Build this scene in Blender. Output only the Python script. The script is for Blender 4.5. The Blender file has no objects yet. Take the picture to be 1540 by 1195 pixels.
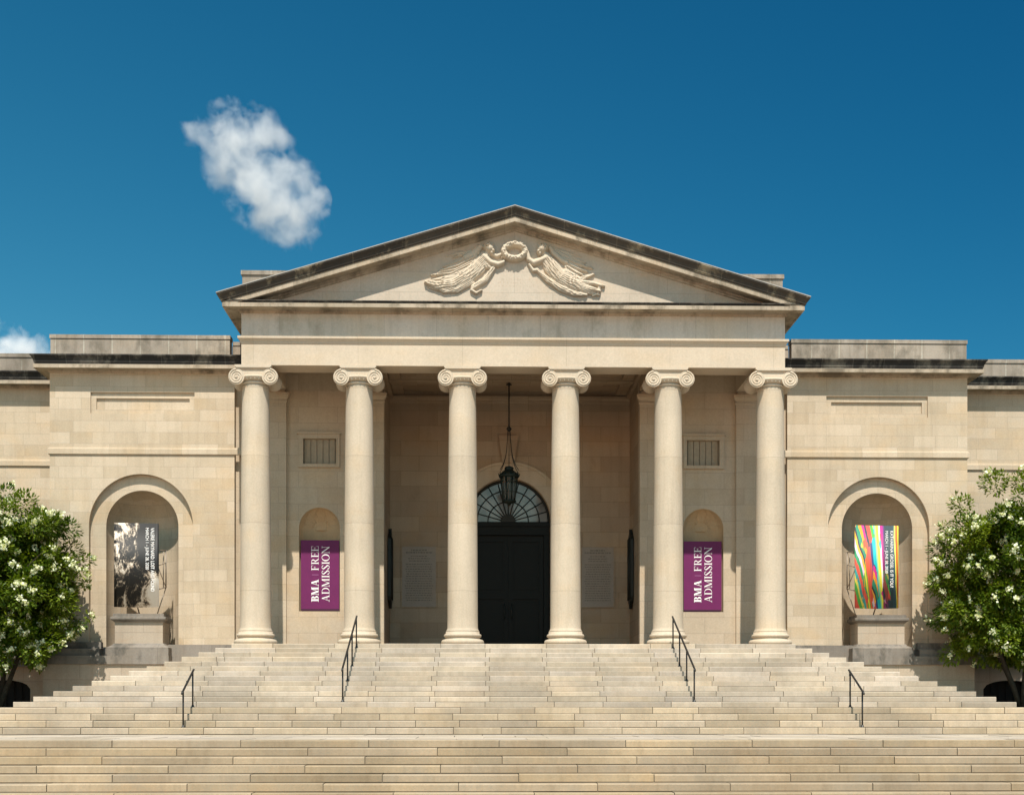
import bpy, bmesh, math, random
from mathutils import Vector, noise as mnoise

random.seed(11)
S = bpy.context.scene
COL = S.collection
R = math.radians
PI = math.pi

# ------------------------------------------------------------------ materials
def new_mat(name):
    m = bpy.data.materials.new(name)
    m.use_nodes = True
    nt = m.node_tree
    return m, nt, nt.nodes['Principled BSDF']

def N(nt, kind, **kw):
    n = nt.nodes.new('ShaderNode' + kind)
    for k, v in kw.items():
        setattr(n, k, v)
    return n

def L(nt, a, b):
    nt.links.new(a, b)

def math_n(nt, op, a, b=None, clamp=False):
    n = N(nt, 'Math', operation=op, use_clamp=clamp)
    for i, v in enumerate((a, b)):
        if v is None: continue
        if isinstance(v, (int, float)): n.inputs[i].default_value = v
        else: L(nt, v, n.inputs[i])
    return n.outputs[0]

def mixc(nt, fac, a, b, mode='MIX'):
    n = N(nt, 'Mix', data_type='RGBA', blend_type=mode)
    for s, v in ((n.inputs[0], fac), (n.inputs[6], a), (n.inputs[7], b)):
        if isinstance(v, (int, float)): s.default_value = v
        elif isinstance(v, (tuple, list)): s.default_value = (*v[:3], 1)
        else: L(nt, v, s)
    return n.outputs[2]

def ramp(nt, fac, stops, interp='LINEAR'):
    n = N(nt, 'ValToRGB')
    n.color_ramp.interpolation = interp
    els = n.color_ramp.elements
    while len(els) > 1: els.remove(els[-1])
    for i, (p, c) in enumerate(stops):
        e = els[0] if i == 0 else els.new(p)
        e.position = p
        e.color = (c, c, c, 1) if isinstance(c, (int, float)) else (*c[:3], 1)
    L(nt, fac, n.inputs[0])
    return n.outputs[0]

def noise_n(nt, vec, scale, detail=4, rough=.55, dist=0):
    n = N(nt, 'TexNoise')
    n.inputs['Scale'].default_value = scale
    n.inputs['Detail'].default_value = detail
    n.inputs['Roughness'].default_value = rough
    n.inputs['Distortion'].default_value = dist
    L(nt, vec, n.inputs['Vector'])
    return n.outputs['Fac']

def scaled(nt, vec, sc, loc=(0, 0, 0)):
    n = N(nt, 'Mapping')
    n.inputs['Scale'].default_value = sc
    n.inputs['Location'].default_value = loc
    L(nt, vec, n.inputs['Vector'])
    return n.outputs[0]

def flat_coords(nt):
    """lay the stone courses on whichever way a wall faces"""
    g = N(nt, 'NewGeometry')
    sp = N(nt, 'SeparateXYZ'); L(nt, g.outputs['Position'], sp.inputs[0])
    sn = N(nt, 'SeparateXYZ'); L(nt, g.outputs['True Normal'], sn.inputs[0])
    def comb(a, b):
        c = N(nt, 'CombineXYZ'); L(nt, a, c.inputs[0]); L(nt, b, c.inputs[1]); return c.outputs[0]
    A = comb(sp.outputs[0], sp.outputs[2]); B = comb(sp.outputs[1], sp.outputs[2]); C_ = comb(sp.outputs[0], sp.outputs[1])
    fx = math_n(nt, 'GREATER_THAN', math_n(nt, 'ABSOLUTE', sn.outputs[0]), .75)
    fz = math_n(nt, 'GREATER_THAN', math_n(nt, 'ABSOLUTE', sn.outputs[2]), .75)
    def mv(f, a, b):
        n = N(nt, 'Mix', data_type='VECTOR'); L(nt, f, n.inputs[0]); L(nt, a, n.inputs[4]); L(nt, b, n.inputs[5]); return n.outputs[1]
    return mv(fz, mv(fx, A, B), C_), g.outputs['Position'], sp.outputs

def stone(name, c1, c2, mortar=None, bw=1.1, rh=.364, ms=.007, off=(0, 0, 0), stain=.25, stain_col=(.10, .085, .065),
          streak=.3, rough=.85, tone=False, srange=(.56, .72), mott=.22, warm=.35, bump=.25, frq=.5, squash=1.0):
    m, nt, P = new_mat(name)
    fc, pos, sp = flat_coords(nt)
    c1 = tuple(a * b for a, b in zip(c1, (.95, .91, .925))); c2 = tuple(a * b for a, b in zip(c2, (.95, .91, .925)))
    if mortar is None: mortar = tuple(x * .74 for x in c1)
    br = N(nt, 'TexBrick', offset=frq, offset_frequency=2, squash=squash, squash_frequency=3)
    L(nt, scaled(nt, fc, (1, 1, 1), off), br.inputs['Vector'])
    br.inputs['Color1'].default_value = (*c1, 1); br.inputs['Color2'].default_value = (*c2, 1)
    br.inputs['Mortar'].default_value = (*mortar, 1)
    br.inputs['Scale'].default_value = 1; br.inputs['Mortar Size'].default_value = ms
    br.inputs['Mortar Smooth'].default_value = .3; br.inputs['Bias'].default_value = 0
    br.inputs['Brick Width'].default_value = bw; br.inputs['Row Height'].default_value = rh
    col = br.outputs['Color']
    if tone:
        at = N(nt, 'Attribute', attribute_name='tone'); 
        col = mixc(nt, 1, col, at.outputs['Color'], 'MULTIPLY')
    big = noise_n(nt, pos, .45, 5, .6)
    col = mixc(nt, 1, col, ramp(nt, big, [(.25, 1 - mott), (.75, 1 + .0)]), 'MULTIPLY')
    wm = noise_n(nt, scaled(nt, pos, (1, 1, 1.3), (7, 3, 1)), .8, 3)
    col = mixc(nt, math_n(nt, 'MULTIPLY', ramp(nt, wm, [(.5, 0), (.72, 1)]), warm), col, mixc(nt, 1, col, (1.05, .93, .76), 'MULTIPLY'))
    fine = noise_n(nt, pos, 22, 5, .7)
    col = mixc(nt, 1, col, ramp(nt, fine, [(.3, .88), (.7, 1.06)]), 'MULTIPLY')
    st = noise_n(nt, scaled(nt, pos, (5, 5, .35)), 1, 4, .65)
    col = mixc(nt, math_n(nt, 'MULTIPLY', ramp(nt, st, [(.48, 0), (.75, 1)]), streak), col, mixc(nt, 1, col, (.72, .70, .66), 'MULTIPLY'))
    sm = noise_n(nt, scaled(nt, pos, (1.6, 1.6, 1.0), (3, 9, 4)), .9, 7, .68)
    col = mixc(nt, math_n(nt, 'MULTIPLY', ramp(nt, sm, [(srange[0], 0), (srange[1], 1)]), stain), col, stain_col)
    L(nt, col, P.inputs['Base Color'])
    P.inputs['Roughness'].default_value = rough
    P.inputs['Specular IOR Level'].default_value = .25
    bp = N(nt, 'Bump'); bp.inputs['Strength'].default_value = bump; bp.inputs['Distance'].default_value = .02
    hh = math_n(nt, 'SUBTRACT', math_n(nt, 'MULTIPLY', fine, .35), math_n(nt, 'MULTIPLY', br.outputs['Fac'], .6))
    L(nt, hh, bp.inputs['Height']); L(nt, bp.outputs[0], P.inputs['Normal'])
    return m

def plain(name, c, rough=.6, metal=0, spec=.4, var=.15, sc=8):
    m, nt, P = new_mat(name)
    g = N(nt, 'NewGeometry')
    f = noise_n(nt, g.outputs['Position'], sc, 5, .6)
    col = mixc(nt, 1, c, ramp(nt, f, [(.3, 1 - var), (.7, 1 + var * .5)]), 'MULTIPLY')
    L(nt, col, P.inputs['Base Color'])
    P.inputs['Roughness'].default_value = rough; P.inputs['Metallic'].default_value = metal
    P.inputs['Specular IOR Level'].default_value = spec
    return m

LIME1, LIME2 = (.62, .535, .395), (.525, .44, .305)
M_wall = stone('limestone_ashlar', LIME1, LIME2, squash=.62, bw=1.15, rh=.364, ms=.007, stain=.14, stain_col=(.24, .19, .13), streak=.38, warm=.55, off=(.2, .02, 0))
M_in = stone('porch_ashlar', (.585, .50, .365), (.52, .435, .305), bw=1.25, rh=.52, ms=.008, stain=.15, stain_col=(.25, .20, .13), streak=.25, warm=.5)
M_back = stone('shade_toned_recess_ashlar', (.47, .375, .255), (.39, .30, .20), mortar=(.31, .235, .15), bw=1.25, rh=.52, ms=.010, stain=.3, stain_col=(.16, .11, .06), streak=.3, warm=.6)  # darker copy of the porch stone, recess shade put into its colour
M_shell = stone('bounce_tinted_shell_stone', (.62, .47, .28), (.60, .45, .26), bw=60, rh=60, ms=0, off=(30, 30, 0), stain=.1, streak=.2)  # warm bounce light inside the niche is put into this stone colour
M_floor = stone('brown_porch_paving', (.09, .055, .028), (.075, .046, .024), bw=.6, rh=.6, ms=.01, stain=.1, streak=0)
M_smooth = stone('dressed_limestone', (.61, .53, .40), (.60, .52, .385), bw=3.12, rh=30, ms=.006, stain=.06, streak=.2, off=(1.56, 15, 0), frq=0)
M_frieze = stone('weathered_frieze_stone', (.66, .62, .53), (.61, .575, .475), bw=1.56, rh=30, ms=.008, stain=.55, stain_col=(.30, .27, .21), streak=.6, off=(0.78, 15, 0), frq=0, srange=(.52, .66))
M_tymp = stone('tympanum_stone', (.585, .52, .41), (.56, .49, .38), bw=2.3, rh=.62, ms=.007, stain=.12, streak=.3)
M_col = stone('column_limestone', (.60, .525, .395), (.545, .475, .355), bw=40, rh=2.02, ms=.008, stain=.16, stain_col=(.33, .28, .2), streak=.4, off=(20, .4, 0), warm=.4, frq=.37)
M_carve = stone('carved_limestone', (.62, .545, .415), (.61, .535, .40), bw=60, rh=60, ms=.0, stain=.05, streak=.1, off=(30, 30, 0))
M_corn = stone('cornice_stone', (.55, .475, .355), (.44, .38, .28), bw=1.56, rh=30, ms=.012, stain=.8, stain_col=(.13, .105, .075), streak=.8, off=(.3, 15, 0), frq=0, mott=.35, srange=(.50, .64))
M_soot = stone('soot_blackened_stone', (.055, .052, .047), (.032, .031, .028), mortar=(.12, .11, .095), bw=1.0, rh=30, ms=.010, stain=.85, stain_col=(.20, .18, .145), streak=.8, srange=(.50, .68), mott=.45, off=(.1, 15, 0), frq=0)
M_rake = stone('sooty_rake_stone', (.085, .074, .058), (.05, .045, .037), mortar=(.14, .12, .09), bw=1.56, rh=30, ms=.012, stain=.9, stain_col=(.30, .245, .165), streak=.8, off=(.1, 15, 0), frq=0, srange=(.54, .68))
M_par = stone('lichened_parapet_stone', (.47, .42, .335), (.42, .375, .30), mortar=(.58, .53, .44), bw=.9, rh=30, ms=.02, stain=.9, stain_col=(.15, .128, .098), streak=1.0, off=(.2, 15, 0), frq=0, mott=.5, srange=(.46, .62))
M_plinth = stone('grey_plinth_stone', (.31, .285, .24), (.25, .23, .195), bw=1.6, rh=30, ms=.01, stain=.8, stain_col=(.075, .07, .06), streak=.8, off=(0, 15, 0), frq=0, mott=.45, srange=(.50, .64))
M_base = stone('basement_stone', (.50, .435, .335), (.46, .395, .30), bw=1.3, rh=.5, ms=.01, stain=.3, stain_col=(.30, .19, .11), streak=.4)
M_step = stone('step_stone', (.60, .535, .42), (.60, .535, .42), bw=80, rh=80, ms=0, stain=.45, stain_col=(.27, .23, .175), streak=.55, off=(40, 40, 0), tone=True, mott=.36, warm=.35, srange=(.50, .68))
M_core = plain('step_joint_mortar', (.10, .082, .058), .95)
M_iron = plain('black_painted_iron', (.012, .012, .012), .45, 0, .5)
M_bronze = plain('dark_bronze', (.016, .018, .014), .5, .3, .4)
M_green = plain('dark_green_door_paint', (.0045, .006, .0045), .5, 0, .16)
M_lgreen = plain('verdigris_lantern_metal', (.010, .018, .013), .55, .2, .4)
M_louv = plain('brown_louvre', (.33, .27, .19), .7)
M_void = plain('dark_basement_opening', (.006, .006, .006), .9)
M_tab = stone('tablet_slate', (.39, .345, .28), (.38, .335, .27), bw=30, rh=30, ms=0, stain=.1, streak=.2, off=(15, 15, 0))
M_ink = plain('incised_letter_shadow_paint', (.20, .17, .13), .8)
M_purple = plain('purple_banner_vinyl', (.135, .012, .083), .55, 0, .3, .08, 3)
M_purple_d = plain('dark_purple_banner_edge', (.05, .008, .03), .6)
M_white = plain('white_letter_vinyl', (.82, .80, .78), .6, 0, .3, .03)
M_pink = plain('pink_divider_vinyl', (.42, .16, .34), .6)
M_bark = plain('crape_myrtle_bark', (.05, .038, .026), .85, 0, .2, .4, 12)
M_roof = plain('grey_roofing', (.22, .21, .2), .9)
M_alu = plain('aluminium_bracket', (.30, .25, .2), .5, .4)

def mat_glass():
    m, nt, P = new_mat('fanlight_glass')
    g = N(nt, 'NewGeometry')
    f = noise_n(nt, g.outputs['Position'], 1.7, 2)
    L(nt, ramp(nt, f, [(.35, (.12, .12, .115)), (.7, (.26, .26, .25))]), P.inputs['Base Color'])
    P.inputs['Roughness'].default_value = .08; P.inputs['Metallic'].default_value = 0.0
    P.inputs['Specular IOR Level'].default_value = .35
    P.inputs['IOR'].default_value = 1.6
    bp = N(nt, 'Bump'); bp.inputs['Strength'].default_value = .06
    L(nt, noise_n(nt, g.outputs['Position'], 5, 2), bp.inputs['Height']); L(nt, bp.outputs[0], P.inputs['Normal'])
    return m
M_glass = mat_glass()

def mat_leaf(name, ca, cb, tr=.35):
    m, nt, P = new_mat(name)
    at = N(nt, 'Attribute', attribute_name='tone')
    col = mixc(nt, at.outputs['Fac'], ca, cb)
    L(nt, col, P.inputs['Base Color']); P.inputs['Roughness'].default_value = .5
    P.inputs['Specular IOR Level'].default_value = .3
    t = N(nt, 'BsdfTranslucent')
    L(nt, mixc(nt, 1, col, (1.3, 1.35, .6), 'MULTIPLY'), t.inputs['Color'])
    mx = N(nt, 'MixShader'); mx.inputs[0].default_value = tr
    L(nt, P.outputs[0], mx.inputs[1]); L(nt, t.outputs[0], mx.inputs[2])
    L(nt, mx.outputs[0], nt.nodes['Material Output'].inputs[0])
    return m
M_leaf = mat_leaf('crape_myrtle_leaf', (.040, .085, .005), (.20, .25, .014), .28)
M_petal = mat_leaf('white_blossom', (.74, .75, .50), (.86, .86, .68), .25)

# ------------------------------------------------------------------ mesh kit
class MB:
    def __init__(s): s.v = []; s.f = []; s.mi = []; s.sm = []; s.tone = []; s.t = 1.0
    def face(s, idx, mi=0, sm=False):
        s.f.append(tuple(idx)); s.mi.append(mi); s.sm.append(sm); s.tone.append(s.t)
    def add(s, vs, fs, mi=0, sm=False):
        b = len(s.v); s.v += [tuple(p) for p in vs]
        for f in fs: s.face([b + i for i in f], mi, sm)
    def box(s, x0, x1, y0, y1, z0, z1, mi=0):
        x0, x1 = sorted((x0, x1)); y0, y1 = sorted((y0, y1)); z0, z1 = sorted((z0, z1))
        s.add([(x0, y0, z0), (x1, y0, z0), (x1, y1, z0), (x0, y1, z0), (x0, y0, z1), (x1, y0, z1), (x1, y1, z1), (x0, y1, z1)],
              [(0, 3, 2, 1), (4, 5, 6, 7), (0, 1, 5, 4), (1, 2, 6, 5), (2, 3, 7, 6), (3, 0, 4, 7)], mi)
    def prism(s, pts, y0, y1, mi=0):
        """polygon in XZ (any winding) pushed from y0 to y1"""
        n = len(pts)
        a = sum(pts[i][0] * pts[(i + 1) % n][1] - pts[(i + 1) % n][0] * pts[i][1] for i in range(n))
        if a < 0: pts = pts[::-1]
        vs = [(x, y0, z) for x, z in pts] + [(x, y1, z) for x, z in pts]
        fs = [tuple(range(n)), tuple(range(2 * n - 1, n - 1, -1))]
        fs += [(i, n + i, n + (i + 1) % n, (i + 1) % n) for i in range(n)]
        s.add(vs, fs, mi)
    def lathe(s, prof, cx, cy, seg=40, mi=0, sm=True, z0=0):
        b = len(s.v)
        for r, z in prof:
            for k in range(seg):
                a = 2 * PI * k / seg
                s.v.append((cx + r * math.cos(a), cy + r * math.sin(a), z + z0))
        for i in range(len(prof) - 1):
            for k in range(seg):
                k2 = (k + 1) % seg
                s.face((b + i * seg + k, b + i * seg + k2, b + (i + 1) * seg + k2, b + (i + 1) * seg + k), mi, sm)
        s.face([b + k for k in range(seg)][::-1], mi)
        e = b + (len(prof) - 1) * seg
        s.face([e + k for k in range(seg)], mi)
    def tube(s, pts, r, seg=8, mi=0, sm=True):
        pts = [Vector(p) for p in pts]; n = len(pts)
        rs = r if isinstance(r, (list, tuple)) else [r] * n
        b = len(s.v); up = None
        for i, p in enumerate(pts):
            t = (pts[min(i + 1, n - 1)] - pts[max(i - 1, 0)]).normalized()
            if up is None:
                up = Vector((0, 0, 1)) if abs(t.z) < .9 else Vector((1, 0, 0))
            u = (up - t * up.dot(t)).normalized(); up = u
            w = t.cross(u)
            for k in range(seg):
                a = 2 * PI * k / seg
                s.v.append(tuple(p + (u * math.cos(a) + w * math.sin(a)) * rs[i]))
        for i in range(n - 1):
            for k in range(seg):
                k2 = (k + 1) % seg
                s.face((b + i * seg + k, b + i * seg + k2, b + (i + 1) * seg + k2, b + (i + 1) * seg + k), mi, sm)
        s.face([b + k for k in range(seg)][::-1], mi)
        s.face([b + (n - 1) * seg + k for k in range(seg)], mi)
    def sweep(s, path, prof, mis=None, closed=True):
        """closed profile (outward offset, z) along a plan path; outward lies to the right of travel"""
        n = len(path); P2 = [Vector((p[0], p[1])) for p in path]
        dirs = [(P2[i + 1] - P2[i]).normalized() for i in range(n - 1)]
        nor = [Vector((d.y, -d.x)) for d in dirs]
        b = len(s.v); m = len(prof)
        for i in range(n):
            if i == 0: mv = nor[0]
            elif i == n - 1: mv = nor[-1]
            else:
                mv = nor[i - 1] + nor[i]; mv = mv / (1 + nor[i - 1].dot(nor[i]))
            for o, z in prof:
                q = P2[i] + mv * o
                s.v.append((q.x, q.y, z))
        for i in range(n - 1):
            for k in range(m):
                k2 = (k + 1) % m
                s.face((b + i * m + k, b + (i + 1) * m + k, b + (i + 1) * m + k2, b + i * m + k2), mis[k] if mis else 0)
        s.face([b + k for k in range(m)]); s.face([b + (n - 1) * m + k for k in range(m)][::-1])
    def build(s, name, mats, parent=None, fix=True):
        me = bpy.data.meshes.new(name)
        me.from_pydata(s.v, [], s.f)
        for m in (mats if isinstance(mats, (list, tuple)) else [mats]): me.materials.append(m)
        me.polygons.foreach_set('material_index', s.mi)
        me.polygons.foreach_set('use_smooth', s.sm)
        if any(t != 1.0 for t in s.tone):
            at = me.color_attributes.new('tone', 'FLOAT_COLOR', 'CORNER')
            k = 0
            for p, t in zip(me.polygons, s.tone):
                c = t if isinstance(t, tuple) else (t, t, t)
                for _ in p.loop_indices:
                    at.data[k].color = (*c, 1); k += 1
        elif mats is M_step:
            me.color_attributes.new('tone', 'FLOAT_COLOR', 'CORNER')
        if fix:
            bm = bmesh.new(); bm.from_mesh(me)
            bmesh.ops.recalc_face_normals(bm, faces=bm.faces)
            bm.to_mesh(me); bm.free()
        me.update()
        o = bpy.data.objects.new(name, me); COL.objects.link(o)
        if parent is not None: o.parent = parent
        return o

def empty(name, label, cat, loc=(0, 0, 0), group=None):
    o = bpy.data.objects.new(name, None); COL.objects.link(o)
    o.location = loc; o.empty_display_size = .3
    o['label'] = label; o['category'] = cat
    if group: o['group'] = group
    return o

def tag(o, label=None, cat=None, group=None, kind=None):
    if label: o['label'] = label
    if cat: o['category'] = cat
    if group: o['group'] = group
    if kind: o['kind'] = kind
    return o

def put(o, parent):
    """parent while keeping world-space coordinates of the mesh"""
    o.parent = parent
    o.matrix_parent_inverse = parent.matrix_basis.inverted()
    return o

def arc(cx, cz, r, a0, a1, n):
    return [(cx + r * math.cos(a0 + (a1 - a0) * i / n), cz + r * math.sin(a0 + (a1 - a0) * i / n)) for i in range(n + 1)]

# ------------------------------------------------------------------ stairs and ground
Z1 = -1.892                     # first landing
Z2 = -2.556                     # second landing
ZG = -3.77                      # forecourt
rng = random.Random(5)
def tone(lo=.78, hi=1.04, tint=(1, 1, 1)):
    t = rng.uniform(lo, hi); w = rng.uniform(-.035, .025)
    if rng.random() < .12: t *= .88
    return (t * tint[0], t * (1 + w * .5) * tint[1], t * (1 + w * 2.0) * tint[2])

NR = 13; rise = -Z1 / NR; TR = .36
def nose_y(i): return -1.0 - TR * (NR - i)           # i = 13 is the porch floor
def half_w(i): return 8.35 + .408 * (NR - i)
colx = [-7.80, -4.68, -1.56, 1.56, 4.68, 7.80]

st = MB(); GAP = .015
def row(mb, joints, y0, y1, z0, z1, lo=.78, hi=1.04, tint=(1, 1, 1)):
    for a, b in zip(joints, joints[1:]):
        mb.t = tone(lo, hi, tint)
        y = y0 + rng.uniform(-.010, .010)
        c = rng.uniform(.008, .024); z1_ = z1; z1 = z1 + rng.uniform(-.004, .004)                                       # worn nosing
        x0, x1 = a + GAP / 2, b - GAP / 2
        mb.add([(x0, y, z0), (x1, y, z0), (x1, y1, z0), (x0, y1, z0), (x0, y, z1 - c), (x1, y, z1 - c),
                (x0, y + c, z1), (x1, y + c, z1), (x1, y1, z1), (x0, y1, z1)],
               [(0, 3, 2, 1), (0, 1, 5, 4), (4, 5, 7, 6), (6, 7, 8, 9), (1, 2, 8, 7, 5), (0, 4, 6, 9, 3), (2, 3, 9, 8)])
        z1 = z1_
for i in range(NR, 0, -1):
    y0, z1, w = nose_y(i), Z1 + rise * i, half_w(i)
    d = .66 if i % 2 else .80
    js = [-w]
    side = [-(w - rng.uniform(1.0, 1.5))] if w > 9 else []
    for cx in colx:
        for e in (cx - d, cx + d):
            if abs(e) < w - .35: side.append(e + rng.uniform(-.03, .03))
    side += [w - rng.uniform(1.0, 1.5)] if w > 9 else []
    if w > 11: side += [-9.3 + rng.uniform(-.4, .4), 9.3 + rng.uniform(-.4, .4)]
    js = sorted(set([-w] + side + [w]))
    js = [j for k, j in enumerate(js) if k == 0 or j - js[k - 1] > .2]
    if js[-1] != w: js[-1] = w
    yb = y0 + TR + .12 if i < NR else 5.6
    row(st, js, y0, yb, z1 - rise + .013, z1)
    for sgn in (-1, 1):                                # treads returning along the flanks to the wings
        yy = yb
        while yy < 2.4 and i < NR:
            ye = min(yy + rng.uniform(1.1, 1.7), 2.4)
            st.t = tone()
            st.box(sgn * (w - .55), sgn * w, yy + .006, ye - .006, z1 - rise + .013, z1)
            yy = ye
stairs_mb = st
def joint_list(W, n_off, ln):
    x = -W + (n_off % ln); o = [-W]
    while x < W - .3:
        if x - o[-1] > .3: o.append(x + rng.uniform(-.06, .06))
        x += ln * rng.choice((1, 1, .98, 1.02))
    o.append(W); return o
WF = 24.0
# four wide risers below the first landing
r2 = (Z1 - Z2) / 4
for k in range(4):
    y0 = -6.9 - TR * k; z1 = Z1 - r2 * k
    js = [-WF]
    x = -WF + (1.3 if k % 2 else .35)
    while x < WF - .5:
        js.append(x + rng.uniform(-.05, .05)); x += (1.85 if len(js) % 2 else 1.15)
    js.append(WF)
    row(st, js, y0, y0 + TR + .1 if k else -5.30, z1 - r2 + .014, z1, .66, .98, (1, .955, .87))
# second landing and the bottom flight
r3 = .152
for k in range(8):
    y0 = -14.3 - .36 * k; z1 = Z2 - r3 * k
    js = joint_list(WF, 1.27 * (k % 2) + .35 + k * .12, 2.55)
    row(st, js, y0, y0 + .46, z1 - r3 + .015, z1, .64, .80, (1, .915, .775))
for k in range(4):                                     # landing paving slabs
    ya, yb = -13.84 + 1.49 * k, -13.84 + 1.49 * (k + 1)
    row(st, joint_list(WF, .7 * (k % 2), 1.4), ya + .006, yb - .006, Z2 - .1, Z2 - .001, .86, .98)
core = MB()
for i in range(NR, 0, -1):
    core.box(-half_w(i) + .03, half_w(i) - .03, nose_y(i) + .03, 2.35, Z1 - .2, Z1 + rise * i - .02)
for k in range(4): core.box(-WF + .03, WF - .03, -6.87 - TR * k, -5.2, Z2 - .2, Z1 - r2 * k - .02)
for k in range(8): core.box(-WF + .03, WF - .03, -14.27 - .36 * k, -7.9, ZG - .3, Z2 - r3 * k - .02)
o = st.build('stone_stairs', M_step, None, fix=False)
tag(o, 'broad flights of pale limestone steps climbing to the columned porch', 'stairs', kind='structure')
c = core.build('stair_bedding', M_core, o); 

g = MB(); g.add([(-600, -600, ZG), (600, -600, ZG), (600, 900, ZG), (-600, 900, ZG)], [(0, 1, 2, 3)])
o = g.build('ground', stone('forecourt_paving', (.24, .22, .19), (.20, .185, .16), bw=1.2, rh=.8, ms=.012, stain=.2, streak=0), None)
tag(o, 'paved forecourt spreading below the steps', 'ground', kind='structure')
g = MB()
for sx in (-1, 1):
    g.box(sx * 13.27, sx * 60, -5.2, 30, ZG + .01, Z1 - .02)
    g.box(sx * 24.1, sx * 60, -16, -5.2, ZG + .01, Z1 - .02)
m_lawn = plain('mulch_and_lawn', (.05, .055, .025), .95, 0, .1, .5, 3)
tag(g.build('terrace', m_lawn), 'planted terrace beds either side of the steps', 'terrace', kind='structure')

# ------------------------------------------------------------------ museum
B = empty('museum_building', 'neoclassical limestone museum with six ionic columns and a carved pediment', 'building')

# columns
def make_capital(cx):
    mb = MB()
    mb.lathe([(.41, 7.79), (.435, 7.80), (.45, 7.825), (.45, 7.845), (.435, 7.865), (.41, 7.875)], cx, 0, 40)      # astragal
    mb.lathe([(.41, 7.875), (.44, 7.885), (.50, 7.93), (.54, 7.98), (.545, 8.01), (.52, 8.03)], cx, 0, 40)          # echinus
    for k in range(26):                                                                                            # eggs on the echinus
        a = 2 * PI * k / 26
        ex, ey = cx + .495 * math.cos(a), .495 * math.sin(a)
        b0 = len(mb.v)
        for dz, rr in ((-.06, .008), (-.035, .022), (0, .028), (.03, .02), (.05, .008)):
            for q in range(6):
                t = 2 * PI * q / 6
                mb.v.append((ex + rr * math.cos(t), ey + rr * math.sin(t), 7.955 + dz))
        for i in range(4):
            for q in range(6):
                mb.face((b0 + i * 6 + q, b0 + i * 6 + (q + 1) % 6, b0 + (i + 1) * 6 + (q + 1) % 6, b0 + (i + 1) * 6 + q), 0, True)
    yf = .47
    # canalis between the volutes, slightly sagging
    top = [(-.52, 8.245), (.52, 8.245)]
    bot = [(.52 - 1.04 * i / 12, 8.045 - .035 * math.sin(PI * i / 12)) for i in range(13)]
    mb.prism([(cx + x, z) for x, z in top + bot], -yf + .03, yf - .03)
    for z0, z1_ in ((8.215, 8.25), ):
        mb.box(cx - .54, cx + .54, -yf - .005, yf + .005, z0, z1_)
    for sx in (-1, 1):                                                       # volute scrolls, right and left
        ox, oz, r = cx + sx * .498, 7.985, .238
        # bolster running front to back with a waist
        ring = []; b0 = len(mb.v); prof = [(-yf, r), (-yf + .10, r), (-.28, r * .86), (0, r * .72), (.28, r * .86), (yf - .10, r), (yf, r)]
        for y, rr in prof:
            for k in range(36):
                a = 2 * PI * k / 36
                mb.v.append((ox + rr * math.cos(a), y, oz + rr * math.sin(a) + (r - rr) * .5))
        for i in range(len(prof) - 1):
            for k in range(36):
                mb.face((b0 + i * 36 + k, b0 + i * 36 + (k + 1) % 36, b0 + (i + 1) * 36 + (k + 1) % 36, b0 + (i + 1) * 36 + k), 0, True)
        mb.face([b0 + k for k in range(36)]); e = b0 + (len(prof) - 1) * 36
        mb.face([e + k for k in range(36)])
        # raised spiral fillet on the face
        for yy in (-yf, yf):
            pts = []; rad = []
            turns = 2.6; n = 84
            for i in range(n + 1):
                t = i / n; a = PI / 2 - sx * (-1) * 2 * PI * turns * t * -1
                a = PI / 2 + (2 * PI * turns * t) * sx * -1
                rr = (r - .018) * (1 - t) ** 0.9 + .03 * t
                pts.append((ox + rr * math.cos(a), yy, oz + rr * math.sin(a))); rad.append(.026 * (1 - .55 * t))
            mb.tube(pts, rad, 6)
            mb.tube([(ox, yy * .98, oz), (ox, yy * 1.06, oz)], .038, 12)
        # scroll shoulder joining the canalis to the volute
        mb.prism([(cx + sx * .18, 8.245), (cx + sx * .52, 8.245), (cx + sx * .62, 8.19), (cx + sx * .52, 8.05), (cx + sx * .30, 8.03)], -yf + .035, yf - .035)
    mb.prism([(cx - .50, 8.25), (cx + .50, 8.25), (cx + .545, 8.29), (cx + .545, 8.333), (cx - .545, 8.333), (cx - .545, 8.29)], -.50, .50)
    return mb
for cx in colx:
    sh = MB(); prof = []
    zb, zt = .40, 7.80
    prof += [(.505, .40), (.503, .43), (.475, .47), (.462, .52)]
    for i in range(1, 21):
        t = i / 20
        prof.append((.460 - .058 * t ** 1.7, .52 + (7.70 - .52) * t))
    prof += [(.405, 7.74), (.415, 7.79)]
    sh.lathe(prof, cx, 0, 56)
    col_o = sh.build('column', M_col, B)
    ba = MB()
    pr = [(.60, 0.0)]
    for i in range(13):
        a = -PI / 2 + PI * i / 12
        pr.append((.565 + .083 * math.cos(a), .085 + .085 * math.sin(a)))
    pr += [(.555, .175), (.53, .185), (.515, .205), (.52, .225)]
    for i in range(13):
        a = -PI / 2 + PI * i / 12
        pr.append((.515 + .055 * math.cos(a), .285 + .055 * math.sin(a)))
    pr += [(.51, .345), (.51, .40)]
    ba.lathe(pr, cx, 0, 56)
    ba.build('column_base', M_col, col_o)
    make_capital(cx).build('capital', M_carve, col_o)

HW = 8.155; YF = -.43
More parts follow.
